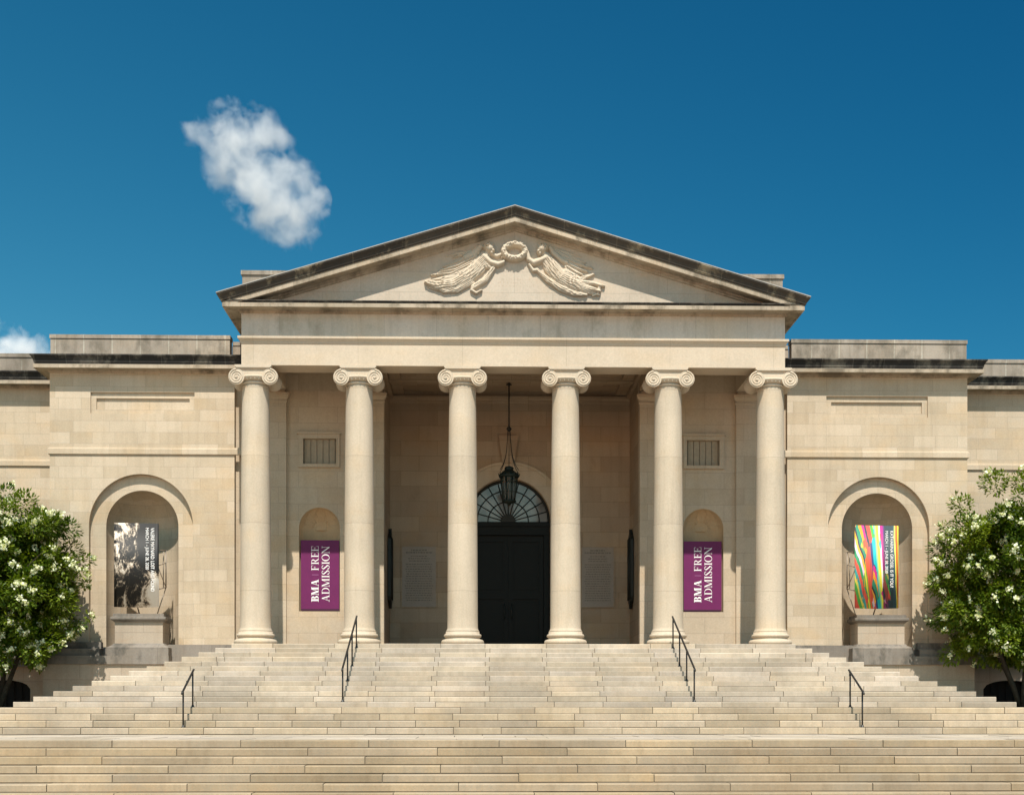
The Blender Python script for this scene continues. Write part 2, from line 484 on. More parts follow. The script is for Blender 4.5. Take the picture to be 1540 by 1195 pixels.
# entablature
e = MB()
e.box(-HW, HW, YF, .45, 8.335, 8.98)
for sx in (-1, 1): e.box(sx * (HW - .90), sx * HW, .45, 2.70, 8.335, 8.98)
ent = e.build('entablature', M_smooth, B)
f = MB()
pth = [(-HW, 2.69), (-HW, YF), (HW, YF), (HW, 2.69)]
f.sweep(pth, [(0, 8.98), (.02, 8.98), (.03, 9.03), (.07, 9.09), (.085, 9.115), (.10, 9.115), (.10, 9.18), (0, 9.18)])
f.build('taenia_moulding', M_smooth, ent)
f = MB()
f.box(-HW, HW, YF + .004, 5.95, 9.18, 9.93)
f.box(-HW + .004, HW - .004, YF + .01, 5.95, 8.99, 9.178)
f.build('frieze', M_frieze, ent)
f = MB()
pthc = [(-HW, 5.0), (-HW, YF), (HW, YF), (HW, 5.0)]
f.sweep(pthc, [(0, 9.87), (.035, 9.87), (.05, 9.915), (.075, 9.915), (.09, 9.96), (.42, 9.965), (.43, 9.94), (.48, 9.94), (.48, 10.055), (0, 10.055)])
f.build('cornice', M_corn, ent)
f = MB()
f.sweep(pthc, [(0, 10.058), (.455, 10.058), (.455, 10.10), (.50, 10.112), (.50, 10.135), (0, 10.16)])
f.build('cornice_top_fillet', M_soot, ent)

# pediment
SL = .30
def rake(prof, mats, mis, name, parent):
    """prof: (overhang, height offset from the sima top line); mitred at the apex, plumb at the eaves"""
    mb = MB(); m = len(prof)
    zt = lambda x: 12.94 - SL * abs(x)
    for x_s in (-1, 0, 1):
        for o_, dz in prof:
            x = x_s * (HW + o_)
            z = zt(x) + dz
            mb.v.append((x, YF - o_, z))
    for seg in range(2):
        b0, b1 = seg * m, (seg + 1) * m
        for k in range(m):
            k2 = (k + 1) % m
            mb.face((b0 + k, b1 + k, b1 + k2, b0 + k2), mis[k])
    # eave returns run back along the flanks
    for b0, sx in ((0, -1), (2 * m, 2)):
        ring = [len(mb.v) + k for k in range(m)]
        for k in range(m):
            p = mb.v[b0 + k]; mb.v.append((p[0], 5.0, p[2]))
        for k in range(m):
            k2 = (k + 1) % m
            mb.face((b0 + k, ring[k], ring[k2], b0 + k2), mis[k])
        mb.face(ring)
    return mb.build(name, mats, parent)
t = MB()
t.prism([(-HW - .2, 10.14), (HW + .2, 10.14), (HW + .2, 10.16), (0, 12.57), (-HW - .2, 10.16)], YF, YF + .4)
ped = t.build('pediment', M_tymp, B)
rake([(.0, -.06), (.625, 0), (.625, -.05), (.60, -.09), (.56, -.13), (.53, -.19), (.52, -.235), (.50, -.245), (.50, -.272), (0, -.272)],
     M_rake, [0] * 10, 'raking_sima', ped)
rake([(0, -.276), (.475, -.276), (.475, -.42), (.425, -.435), (.41, -.425), (.10, -.425), (.085, -.48), (.05, -.49), (.035, -.545), (0, -.56)],
     M_corn, [0] * 10, 'raking_cornice', ped)
rake([(.30, .012), (.635, .012), (.635, -.012), (.30, -.004)], plain('lead_flashing', (.36, .34, .31), .6), [0] * 4, 'lead_flashing', ped)
r_ = MB()
for sx in (-1, 1):
    r_.add([(0, YF + .45, 12.86), (0, 14, 12.86), (sx * 8.6, 14, 12.86 - SL * 8.6), (sx * 8.6, YF + .45, 12.86 - SL * 8.6),
            (0, YF + .45, 12.6), (0, 14, 12.6), (sx * 8.6, 14, 10.1), (sx * 8.6, YF + .45, 10.1)],
           [(0, 1, 2, 3), (4, 7, 6, 5), (0, 3, 7, 4), (1, 5, 6, 2), (3, 2, 6, 7)])
r_.build('porch_roof', M_roof, B)
for sx in (-1, 1):
    a_ = MB(); a_.box(sx * 6.4, sx * 8.28, .45, 3.2, 9.6, 11.30)
    ab = a_.build('attic_block', M_par, B)
    a_ = MB(); a_.box(sx * 6.36, sx * 8.32, .41, 3.24, 11.302, 11.43); a_.build('coping', M_par, ab)

# carved relief: two winged figures holding a wreath (height field of tapered strokes)
def conv(cx, cy): return ((cx / 5.133 + 620 - 773) / 50.16, (1068 - (cy / 5.133 + 340)) / 50.16 - 1.975)
PXM = 1 / (5.133 * 50.16)
def relief(name, strokes, parent, x0, x1, z0, z1, step=.0125, folds=1.0, seed=0):
    segs = []
    for pts, hgt, kind in strokes:
        q = [(*conv(p[0], p[1]), p[2] * PXM) for p in pts]
        L0 = 0
        for a, b in zip(q, q[1:]):
            ln = math.hypot(b[0] - a[0], b[1] - a[1]); segs.append((a, b, hgt, kind, L0)); L0 += ln
        if len(q) == 1: segs.append((q[0], q[0], hgt, kind, 0))
    nx = int((x1 - x0) / step); nz = int((z1 - z0) / step)
    H = {}
    for i in range(nx + 1):
        for j in range(nz + 1):
            x, z = x0 + step * i, z0 + step * j
            best = 0
            for a, b, hgt, kind, L0 in segs:
                dx, dz = b[0] - a[0], b[1] - a[1]; l2 = dx * dx + dz * dz
                tt = 0 if l2 == 0 else max(0, min(1, ((x - a[0]) * dx + (z - a[1]) * dz) / l2))
                px, pz, rr = a[0] + dx * tt, a[1] + dz * tt, a[2] + (b[2] - a[2]) * tt
                d = math.hypot(x - px, z - pz)
                if d >= rr: continue
                u = d / rr
                h = hgt * math.sqrt(1 - u * u)
                if kind == 'c':            # cloth: folds run along the limb
                    sd = ((x - px) * -dz + (z - pz) * dx) / (math.sqrt(l2) + 1e-6)
                    w_ = mnoise.noise(Vector((x * 2.3, z * 2.3, seed))) * 1.6
                    am = .5 + mnoise.noise(Vector((x * 3.1, z * 3.1, seed + 7)))
                    h *= .88 + .13 * am * math.sin(sd * 80 + w_ * 5) + .09 * math.sin(sd * 137 - w_ * 7 + 2 * mnoise.noise(Vector((x * 5, z * 5, seed)))) 
                elif kind == 'f':          # feathers
                    h *= .82 + .22 * math.cos(u * 7) 
                elif kind == 'w': h *= .93 + .22 * mnoise.noise(Vector((x * 20, z * 20, seed)))
                elif kind == 'l':          # leaves or curls
                    h *= .80 + .5 * mnoise.noise(Vector((x * 26, z * 26, seed)))
                best = max(best, h * .86)
            H[i, j] = best
    mb = MB(); idx = {}
    def vid(i, j):
        if (i, j) not in idx:
            idx[i, j] = len(mb.v)
            mb.v.append((x0 + step * i, YF - .001 - H[i, j] + (.02 if H[i, j] <= 0 else 0), z0 + step * j))
        return idx[i, j]
    for i in range(nx):
        for j in range(nz):
            q = ((i, j), (i + 1, j), (i + 1, j + 1), (i, j + 1))
            if max(H[k] for k in q) > .003:
                mb.face([vid(*k) for k in q], 0, True)
    return mb.build(name, M_carve, parent, fix=False)
h1, h2, h3 = .16, .12, .08
left = [([(594, 180, 40)], .28, 's'), ([(572, 166, 30), (598, 156, 28)], .31, 'l'), ([(622, 200, 15)], .25, 's'), ([(608, 215, 18)], .22, 's'),
        ([(575, 215, 26), (560, 245, 44)], .14, 's'),
        ([(555, 245, 46), (500, 320, 66), (430, 385, 62)], .17, 'c'), ([(560, 300, 40), (590, 320, 22)], .15, 'c'),
        ([(430, 385, 66), (310, 450, 56), (200, 465, 42), (105, 440, 16)], .16, 'c'),
        ([(440, 430, 40), (340, 490, 34), (240, 505, 22), (180, 480, 12)], .12, 'c'),
        ([(620, 330, 22), (560, 420, 26), (470, 475, 24)], .14, 'c'), ([(470, 475, 22), (455, 500, 14), (490, 522, 12), (530, 500, 9)], .12, 's'),
        ([(550, 240, 26), (600, 285, 24), (655, 300, 25)], .18, 's'), ([(655, 302, 24), (700, 285, 18), (750, 262, 15)], .17, 's'),
        ([(600, 220, 16), (650, 235, 17), (700, 215, 13)], .12, 's'),
        ([(520, 165, 24), (470, 215, 30), (410, 245, 26)], .12, 's'),
        ([(500, 205, 22), (380, 270, 20), (240, 320, 8)], .10, 'f'), ([(480, 240, 22), (350, 310, 20), (215, 350, 8)], .11, 'f'),
        ([(460, 275, 20), (330, 340, 20), (200, 365, 9)], .10, 'f'), ([(440, 300, 22), (300, 370, 20), (145, 385, 7)], .11, 'f'),
        ([(480, 190, 16), (400, 215, 14), (310, 250, 5)], .07, 'f'), ([(420, 200, 12), (340, 215, 10), (260, 240, 4)], .05, 'f'),
        ([(400, 350, 26), (290, 400, 24), (150, 425, 8)], .12, 'c'), ([(110, 440, 20), (150, 470, 14), (230, 510, 8)], .09, 'c'),
        ([(130, 480, 8), (180, 500, 6)], .05, 'c')]
right = [([(996, 182, 40)], .28, 's'), ([(1018, 168, 30), (992, 158, 28)], .31, 'l'), ([(968, 202, 15)], .25, 's'), ([(982, 217, 18)], .22, 's'),
         ([(1015, 215, 26), (1030, 245, 42)], .14, 's'),
         ([(1030, 250, 46), (1075, 320, 64), (1130, 385, 58)], .17, 'c'),
         ([(1130, 385, 64), (1240, 440, 54), (1330, 480, 40), (1440, 500, 16)], .16, 'c'),
         ([(960, 340, 16), (1050, 420, 26), (1150, 480, 30), (1250, 520, 24), (1340, 530, 12)], .13, 'c'),
         ([(1300, 500, 20), (1400, 520, 14), (1440, 530, 8)], .10, 's'),
         ([(1030, 245, 26), (990, 265, 26), (935, 285, 28)], .18, 's'), ([(935, 287, 26), (895, 260, 22), (880, 200, 18)], .17, 's'),
         ([(900, 300, 12), (930, 345, 16), (960, 340, 18)], .12, 's'),
         ([(1060, 165, 18), (1085, 205, 22), (1150, 260, 22), (1190, 280, 20)], .13, 's'),
         ([(1090, 180, 22), (1210, 240, 20), (1330, 280, 9)], .07, 'f'), ([(1150, 240, 20), (1270, 290, 18), (1385, 325, 8)], .11, 'f'),
         ([(1170, 275, 20), (1270, 325, 18), (1345, 350, 8)], .11, 'f'), ([(1190, 310, 20), (1260, 355, 18), (1310, 375, 8)], .11, 'f'),
         ([(1080, 170, 14), (1200, 205, 12), (1300, 235, 4)], .05, 'f'),
         ([(1180, 350, 26), (1290, 410, 24), (1395, 370, 10)], .12, 'c'), ([(1290, 430, 24), (1400, 440, 18), (1475, 460, 12)], .13, 'c'),
         ([(1440, 470, 16), (1430, 520, 10), (1390, 535, 8)], .10, 'c')]
wr = [(785 + 82 * math.cos(a * PI / 12), 200 - 56 * math.sin(a * PI / 12), 27) for a in range(25)]
relief('relief_figure', left, ped, -2.75, -.30, 10.20, 12.1, seed=1)
relief('relief_figure', right, ped, .28, 2.75, 10.20, 12.1, seed=5)
relief('relief_wreath', [(wr, .27, 'w'), ([(705, 225, 14), (690, 245, 10)], .12, 's')], ped, -.65, .75, 11.1, 12.1, seed=9)
ins = MB(); rr = random.Random(3)
for k, (xa, xb) in enumerate(((680, 910), (660, 925), (640, 940))):
    zc = 10.93 - .10 * k
    x, xe = conv(xa, 0)[0], conv(xb, 0)[0]
    while x < xe:
        wl = rr.choice((.03, .045, .05))
        ins.box(x, x + wl * .5, YF - .004, YF + .01, zc, zc + rr.choice((.03, .04)))
        x += wl + rr.choice((.02, .02, .06))
ins.build('worn_inscription', stone('worn_letter_stone', (.54, .455, .34), (.53, .445, .33), bw=50, rh=50, ms=0, off=(25, 25, 0), stain=0), ped)

# ------------------------------------------------------------------ wings
NX, NZ, RO, RI = 11.85, 3.92, 1.65, 1.15
def wing(sx):
    X = lambda x: sx * x
    w = MB()
    # lower wall with the arched recess
    zb, z6 = .05, 6.30
    pts = [(X(8.88), zb), (X(NX - RO), zb)] + [(sx * x, z) for x, z in arc(NX, NZ, RO, PI, 0, 48)] + [(X(NX + RO), zb), (X(14.74), zb), (X(14.74), z6), (X(8.88), z6)]
    w.prism(pts, 2.45, 2.63)
    # upper wall round the sunken panel
    px0, px1, pz0, pz1 = 10.15, 13.45, 7.50, 8.175
    zt = 9.2
    w.box(X(8.88), X(px0), 2.45, 2.80, z6, zt); w.box(X(px1), X(14.74), 2.45, 2.80, z6, zt)
    w.box(X(px0), X(px1), 2.45, 2.80, z6, pz0); w.box(X(px0), X(px1), 2.45, 2.80, pz1, zt)
    # second leaf with the niche opening
    pts = [(X(8.9), zb), (X(NX - RI), zb)] + [(sx * x, z) for x, z in arc(NX, NZ, RI, PI, 0, 48)] + [(X(NX + RI), zb), (X(14.72), zb), (X(14.72), z6), (X(8.9), z6)]
    w.prism(pts, 2.631, 3.0)
    # flank and rear mass
    w.box(X(14.4), X(14.74), 2.801 + .2, 4.7, zb, zt)
    w.box(X(8.9), X(14.70), 4.2, 9.0, zb, zt)
    w.box(X(8.9), X(14.39), 3.001, 4.2, 6.4, zt)
    o = w.build('wing_wall', M_wall, B)
    p = MB()
    ix0, ix1, iz0, iz1 = 10.32, 13.28, 7.635, 7.99
    ya, yb = 2.515, 2.575
    p.box(X(px0), X(ix0), ya, 2.79, pz0, pz1); p.box(X(ix1), X(px1), ya, 2.79, pz0, pz1)
    p.box(X(ix0), X(ix1), ya, 2.79, pz0, iz0); p.box(X(ix0), X(ix1), ya, 2.79, iz1, pz1)
    p.box(X(ix0), X(ix1), yb, 2.79, iz0, iz1)
    p.build('sunken_panel', M_wall, o)
    # half-round niche with a half dome
    n = MB(); seg = 36; b0 = 0
    rows = [(.05, None), (1.0, None), (2.0, None), (3.0, None), (NZ, None)]
    for z, _ in rows:
        for k in range(seg + 1):
            a = PI * k / seg
            n.v.append((X(NX + RI * math.cos(a)), 2.631 + RI * math.sin(a), z))
    dome = 14
    for j in range(1, dome + 1):
        ph = PI / 2 * j / dome
        for k in range(seg + 1):
            a = PI * k / seg
            n.v.append((X(NX + RI * math.cos(ph) * math.cos(a)), 2.631 + RI * math.cos(ph) * math.sin(a), NZ + RI * math.sin(ph)))
    nr = len(rows) + dome
    for j in range(nr - 1):
        for k in range(seg):
            n.face((j * (seg + 1) + k, j * (seg + 1) + k + 1, (j + 1) * (seg + 1) + k + 1, (j + 1) * (seg + 1) + k), 0, True)
    n.build('niche', M_wall, o, fix=False)
    bc = MB()
    path = [(X(8.16), 2.45), (X(14.74), 2.45), (X(14.74), 4.6)]
    if sx < 0: path = path[::-1]
    # travel so that outward is on the right
    if sx > 0: pass
    bc.sweep(path, [(-.01, 6.18), (.035, 6.18), (.05, 6.20), (.05, 6.36), (.03, 6.385), (.03, 6.405), (-.01, 6.42)])
    bc.build('belt_course', M_wall, o)
    cn = MB()
    cn.sweep(path, [(0, 8.775), (.03, 8.775), (.05, 8.825), (.09, 8.825), (.10, 8.86), (.36, 8.865), (.37, 8.85), (.40, 8.85), (.40, 8.965), (0, 8.965)])
    cn.build('cornice', M_corn, o)
    cs = MB()
    cs.sweep(path, [(0, 8.968), (.37, 8.968), (.37, 9.01), (.39, 9.03), (.40, 9.09), (.43, 9.16), (.47, 9.21), (.49, 9.225), (.49, 9.265), (0, 9.30)])
    cs.build('cornice_sima', M_soot, o)
    pa = MB()
    pa.box(X(9.05), X(14.76), 2.58, 2.95, 9.2, 9.90); pa.box(X(14.36), X(14.76), 2.95, 8.8, 9.2, 9.90)
    pa.box(X(8.2), X(9.04), 2.95, 3.3, 9.2, 9.80)
    pa.build('parapet', M_par, o)
    cp = MB()
    cp.box(X(9.03), X(14.785), 2.555, 2.975, 9.915, 10.035); cp.box(X(14.34), X(14.785), 2.975, 8.8, 9.915, 10.035)
    cp.box(X(8.2), X(9.02), 2.93, 3.32, 9.81, 9.93)
    cp.build('parapet_coping', M_par, o)
    rf = MB(); rf.box(X(8.2), X(14.3), 3.32, 9.0, 9.25, 9.35); rf.build('flat_roof', M_roof, o)
    # plinth, ledge and basement
    pl = MB()
    pl.box(X(8.2), X(NX - RI + .3), 2.415, 2.449, -.7, .13)
    pl.box(X(13.05), X(14.86), 2.22, 2.449, -.02, .20)
    pl.prism([(X(13.02), -.02), (X(14.90), -.02), (X(14.90), .0), (X(13.02), .0)], 2.10, 2.448)
    pl.box(X(10.85), X(14.98), 1.90, 2.448, -.51, -.24)
    pl.box(X(13.05), X(14.93), 2.02, 2.447, -.24, -.02)
    pl.box(X(NX - RO), X(NX + RO), 2.45, 2.63, -.25, .049)
    pl.box(X(NX - RI), X(NX + RI), 2.63, 3.96, -.25, .049)
    pl.box(X(14.745), X(14.98), 2.449, 4.3, -.51, .10)
    pl.build('plinth', M_plinth, o)
    bs = MB()
    bs.box(X(9.0), X(14.80), 1.97, 4.6, ZG + .1, -.512)
    bs.build('basement_wall', M_base, o)
    return o
wing(-1); wing(1)

# outer wings, set farther back
def outer(sx):
    X = lambda x: sx * x
    X0, X1 = 14.70, 34.0
    w = MB()
    wins = [16.95 + 3.4 * k for k in range(5)]
    w.box(X(X0), X(X1), 4.6, 9.0, .0, 9.2)
    o = w.build('outer_wing_wall', M_wall, B)
    path = [(X(X0), 4.6), (X(X1), 4.6)]
    if sx < 0: path = path[::-1]
    bc = MB(); bc.sweep(path, [(-.01, 6.18), (.035, 6.18), (.05, 6.20), (.05, 6.36), (.03, 6.385), (.03, 6.405), (-.01, 6.42)]); bc.build('belt_course', M_wall, o)
    cn = MB(); cn.sweep(path, [(0, 8.775), (.03, 8.775), (.05, 8.825), (.09, 8.825), (.10, 8.86), (.36, 8.865), (.37, 8.85), (.40, 8.85), (.40, 8.965), (0, 8.965)]); cn.build('cornice', M_corn, o)
    cs = MB(); cs.sweep(path, [(0, 8.968), (.37, 8.968), (.37, 9.01), (.39, 9.03), (.40, 9.09), (.43, 9.16), (.47, 9.21), (.49, 9.225), (.49, 9.265), (0, 9.30)]); cs.build('cornice_sima', M_soot, o)
    pa = MB(); pa.box(X(14.80), X(X1), 4.75, 5.1, 9.2, 9.85); pa.build('parapet', M_par, o)
    cp = MB(); cp.box(X(14.80), X(X1), 4.72, 5.13, 9.862, 9.985); cp.build('parapet_coping', M_par, o)
    rf = MB(); rf.box(X(X0 + .1), X(X1), 5.13, 9.0, 9.22, 9.33); rf.build('flat_roof', M_roof, o)
    pl = MB(); pl.box(X(14.99), X(X1), 4.33, 4.599, -.51, -.24); pl.box(X(14.99), X(X1), 4.42, 4.599, -.238, .10); pl.build('plinth', M_plinth, o)
    bs = MB(); zt = -.512; zb = Z1 - .3; prev = X0 + .12
    zs, hwid, ris = -1.25, .92, .30
    for wx in wins:
        bs.box(X(prev), X(wx - hwid), 4.5, 5.0, zb, zt)
        n = 16; top = [(X(wx - hwid + 2 * hwid * i / n), zs + ris * math.sqrt(max(0, 1 - (2 * i / n - 1) ** 2))) for i in range(n + 1)]
        bs.prism(top + [(X(wx + hwid), zt), (X(wx - hwid), zt)], 4.5, 5.0)
        prev = wx + hwid
    bs.box(X(prev), X(X1), 4.5, 5.0, zb, zt)
    bs.build('basement_wall', M_base, o)
    for wx in wins:
        v = MB(); v.box(X(wx - hwid - .05), X(wx + hwid + .05), 4.9, 4.98, zb, zt - .05)
        for k in range(7):
            xx = wx - hwid + 2 * hwid * (k + .5) / 7
            v.tube([(X(xx), 4.86, zb), (X(xx), 4.86, zt - .12)], .014, 6)
        v.build('basement_window', M_void, o)
outer(-1); outer(1)

# ------------------------------------------------------------------ porch interior
PC = 6.20
def bay(sx):
    X = lambda x: sx * x
    w = MB(); ya, yb = 2.70, 3.0
    r = .655; zs = 3.905; z0 = 1.22
    w.box(X(4.12), X(8.90), ya, yb, 0, z0)
    w.prism([(X(4.12), z0), (X(PC - r), z0)] + [(sx * x, z) for x, z in arc(PC, zs, r, PI, 0, 32)] + [(X(PC + r), z0), (X(8.90), z0), (X(8.90), 5.3), (X(4.12), 5.3)], ya, yb)
    wx0, wx1, wz0, wz1 = 5.66, 6.72, 5.95, 6.77
    w.box(X(4.12), X(wx0), ya, yb, 5.3, 8.96); w.box(X(wx1), X(8.90), ya, yb, 5.3, 8.96)
    w.box(X(wx0), X(wx1), ya, yb, 5.3, wz0); w.box(X(wx0), X(wx1), ya, yb, wz1, 8.96)
    w.box(X(4.51), X(8.9), 3.4, 9.0, 0, 8.96)
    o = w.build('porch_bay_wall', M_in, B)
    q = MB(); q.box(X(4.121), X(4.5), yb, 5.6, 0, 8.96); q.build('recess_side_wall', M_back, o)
    n = MB(); seg = 28
    zr = [z0, 2.0, 3.0, zs]
    for z in zr:
        for k in range(seg + 1):
            a = PI * k / seg; n.v.append((X(PC + r * math.cos(a)), ya + r * .8 * math.sin(a), z))
    dm = 12
    for j in range(1, dm + 1):
        ph = PI / 2 * j / dm
        for k in range(seg + 1):
            a = PI * k / seg
            fl = 1 - .035 * abs(math.sin(a * 5)) * math.cos(ph) ** .3   # shell flutes
            n.v.append((X(PC + r * fl * math.cos(ph) * math.cos(a)), ya + r * .8 * fl * math.cos(ph) * math.sin(a), zs + r * fl * math.sin(ph)))
    for j in range(len(zr) + dm - 1):
        for k in range(seg):
            n.face((j * (seg + 1) + k, j * (seg + 1) + k + 1, (j + 1) * (seg + 1) + k + 1, (j + 1) * (seg + 1) + k), 0, j < len(zr) - 1)
    n.add([(X(PC + r * math.cos(PI * k / seg)), ya + r * .8 * math.sin(PI * k / seg), z0) for k in range(seg + 1)], [tuple(range(seg + 1))])
    n.build('shell_niche', M_shell, o, fix=False)
    rb = MB()
    for k in range(1, 10):                                      # carved rays of the shell
        a = PI * k / 10; pts = []
        for j in range(7):
            q = .42 + .55 * j / 6
            dz = r * q * math.sin(a); dx = r * q * math.cos(a)
            yy = ya + r * .8 * math.sqrt(max(0, 1 - q * q * .98)) - .0
            pts.append((X(PC + dx), yy, zs + dz))
        rb.tube(pts, .026, 5)
    rb.prism([(X(PC - .17), zs - .02)] + [(sx * x, z) for x, z in arc(PC, zs - .02, .17, PI, 0, 12)][1:-1] + [(X(PC + .17), zs - .02)], ya + r * .8 - .06, ya + r * .8 + .02)
    rb.build('shell_rib', M_shell, o)
    fr = MB(); a0, a1, b0_, b1_ = 5.545, 6.875, 5.845, 6.905
    fr.box(X(a0), X(wx0), 2.62, 2.699, b0_, b1_); fr.box(X(wx1), X(a1), 2.62, 2.699, b0_, b1_)
    fr.box(X(wx0), X(wx1), 2.62, 2.699, b0_, wz0); fr.box(X(wx0), X(wx1), 2.62, 2.699, wz1, b1_)
    fr.box(X(a0 - .04), X(a1 + .04), 2.585, 2.698, b1_ + .001, b1_ + .06)
    wf = fr.build('window_surround', M_in, o)
    lv = MB()
    for k in range(5):
        xc = wx0 + .04 + (wx1 - wx0 - .08) * (k + .5) / 5
        lv.box(X(xc - .088), X(xc + .088), 2.765, 2.81, wz0 + .002, wz1 - .002)
    lv.box(X(wx0), X(wx1), 2.83, 2.88, wz0 + .002, wz1 - .002)
    lv.build('louvre', M_louv, wf)
    # pilasters
    for (xa, xb) in ((7.25, 8.22), (4.125, 4.85)):
        p = MB(); p.box(X(xa), X(xb), 2.58, 2.699, .16, 7.90)
        po = p.build('pilaster', M_in, o)
        q = MB(); q.box(X(xa - .05), X(xb + .05), 2.52, 2.699, 0, .159); q.build('pilaster_base', M_in, po)
        q = MB()
        pp = [(X(xa), 2.70), (X(xa), 2.58), (X(xb), 2.58), (X(xb), 2.70)]
        if sx < 0: pp = pp[::-1]
        q.sweep(pp, [(0, 7.90), (.02, 7.90), (.03, 7.93), (.03, 7.97), (.015, 7.98), (.015, 8.02), (.05, 8.05), (.07, 8.10), (.09, 8.12), (.09, 8.22), (0, 8.22)])
        q.box(X(xa + .04), X(xb - .04), 2.585, 2.699, 8.221, 8.334)
        q.build('pilaster_capital', M_in, po)
    q = MB(); pp = [(X(4.12), 3.02), (X(4.12), 5.5)]
    if sx > 0: pp = pp[::-1]
    return o
bay(-1); bay(1)

DX = -.06; DR = 1.44; DS = 4.54
w = MB()
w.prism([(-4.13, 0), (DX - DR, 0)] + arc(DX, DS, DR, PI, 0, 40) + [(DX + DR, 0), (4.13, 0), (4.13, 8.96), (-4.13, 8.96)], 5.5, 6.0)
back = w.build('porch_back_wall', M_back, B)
a_ = MB()
ro = 2.02
pts = arc(DX, DS, ro, PI, 0, 40) + [(DX + DR + .02, DS)] + arc(DX, DS, DR + .02, 0, PI, 40)
a_.prism(pts, 5.455, 5.499)
a_.prism(arc(DX, DS, ro, PI, 0, 40) + arc(DX, DS, ro - .09, 0, PI, 40), 5.42, 5.454)
a_.build('archivolt', M_in, back)
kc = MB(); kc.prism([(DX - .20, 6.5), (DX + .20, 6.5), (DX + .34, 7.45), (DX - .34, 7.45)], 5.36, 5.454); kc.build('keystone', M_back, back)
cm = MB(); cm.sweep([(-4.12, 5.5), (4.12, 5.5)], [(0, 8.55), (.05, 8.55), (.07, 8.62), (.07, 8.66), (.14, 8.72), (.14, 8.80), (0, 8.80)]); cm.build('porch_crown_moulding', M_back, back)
for (xa, xb) in ((-3.70, -2.55), (2.47, 3.56)):
    tb = MB(); tb.box(xa, xb, 5.46, 5.499, 1.59, 3.64)
    to = tb.build('inscription_tablet', M_tab, back)
    ln = MB(); rr = random.Random(int(xa * 10))
    z = 3.50; k = 0
    while z > 1.72:
        wd = .55 if k in (0, 2) else (.95 if k > 4 or k == 1 else .75)
        wd *= rr.uniform(.86, 1); x = (xa + xb) / 2 - wd * (xb - xa) / 2 * .9; xe = (xa + xb) / 2 + wd * (xb - xa) / 2 * .9
        while x < xe:
            l = rr.uniform(.03, .10); ln.box(x, min(x + l, xe), 5.456, 5.4605, z, z + (.05 if k < 2 else .032)); x += l + .022
        z -= .115 if k in (1, 4) else .082; k += 1
    ln.build('incised_lines', M_ink, to)
    fm = MB()
    fm.box(xa - .05, xb + .05, 5.47, 5.499, 3.641, 3.69); fm.box(xa - .05, xb + .05, 5.47, 5.499, 1.54, 1.589)
    fm.box(xa - .05, xa - .001, 5.47, 5.499, 1.59, 3.64); fm.box(xb + .001, xb + .05, 5.47, 5.499, 1.59, 3.64)
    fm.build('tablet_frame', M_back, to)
# ceiling with beams
cl = MB(); cl.box(-7.25, 7.25, .46, 6.0, 8.962, 8.985)
cl.box(-4.12, 4.12, 3.3, 3.7, 8.80, 8.961)
for sx in (-1, 1):
    cl.box(sx * 4.10, sx * 4.80, .46, 2.70, 8.345, 8.961)
    cl.box(sx * 3.62, sx * 3.98, .46, 5.34, 8.84, 8.961)
    cl.box(sx * 4.0, sx * 4.119, .46, 5.4, 8.70, 8.961)
cl.box(-4.0, 4.0, .46, .8, 8.70, 8.961)
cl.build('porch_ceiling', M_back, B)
fl_ = MB(); fl_.box(-8.2, 8.2, .75, 2.69, 0.002, .006); fl_.box(-4.1, 4.1, 2.69, 5.72, .002, .006); fl_.build('porch_floor_paving', M_floor, B)
bk = MB(); bk.box(DX - 1.6, DX + 1.6, 6.0, 6.1, 0, 6.2); bk.build('vestibule_wall', M_void, B)

# door and fanlight
d = MB()
d.box(DX - DR, DX + DR, 5.72, 5.98, 4.08, DS)                        # transom
d.box(DX - DR, DX + DR, 5.66, 5.719, 4.38, 4.50); d.box(DX - DR, DX + DR, 5.68, 5.719, 4.08, 4.14)
for sx in (-1, 1): d.box(DX + sx * (DR - .20), DX + sx * DR, 5.72, 5.98, 0, 4.08)
door = d.build('entrance_door', M_green, B)
for sx in (-1, 1):
    lf = MB(); xa, xb = DX + sx * .004, DX + sx * (DR - .21)
    lf.box(xa, xb, 5.86, 5.90, 0, 4.07)
    x0, x1 = sorted((xa, xb))
    for (za, zb_) in ((.12, .32), (1.88, 2.1), (3.85, 4.07)): lf.box(x0, x1, 5.81, 5.859, za, zb_)
    lf.box(x0, x0 + .16, 5.812, 5.859, 0, 4.07); lf.box(x1 - .16, x1, 5.812, 5.859, 0, 4.07)
    for (za, zb_) in ((.42, 1.78), (2.2, 3.75)): lf.box(x0 + .26, x1 - .26, 5.835, 5.8595, za, zb_)
    lo = lf.build('door_leaf', M_green, door)
    h = MB(); h.tube([(DX + sx * .12, 5.79, 1.2), (DX + sx * .12, 5.75, 1.25), (DX + sx * .12, 5.75, 1.65), (DX + sx * .12, 5.79, 1.7)], .018, 6); h.build('door_handle', M_bronze, lo)
fl = MB(); fl.prism([(DX - DR + .04, DS)] + arc(DX, DS, DR - .04, PI, 0, 40)[1:], 5.80, 5.82)
fan = fl.build('fanlight', M_glass, B)
mn = MB(); dv = 12
for k in range(1, dv):
    a = PI * k / dv
    mn.tube([(DX + .2 * math.cos(a), 5.785, DS + .2 * math.sin(a)), (DX + (DR - .05) * math.cos(a), 5.785, DS + (DR - .05) * math.sin(a))], .018, 6)
for rr_ in (.70, 1.08):
    mn.tube([(DX + rr_ * math.cos(PI * k / 40), 5.785, DS + rr_ * math.sin(PI * k / 40)) for k in range(41)], .02, 6)
mn.tube([(DX + (DR - .03) * math.cos(PI * k / 40), 5.77, DS + (DR - .03) * math.sin(PI * k / 40)) for k in range(41)], .05, 8)
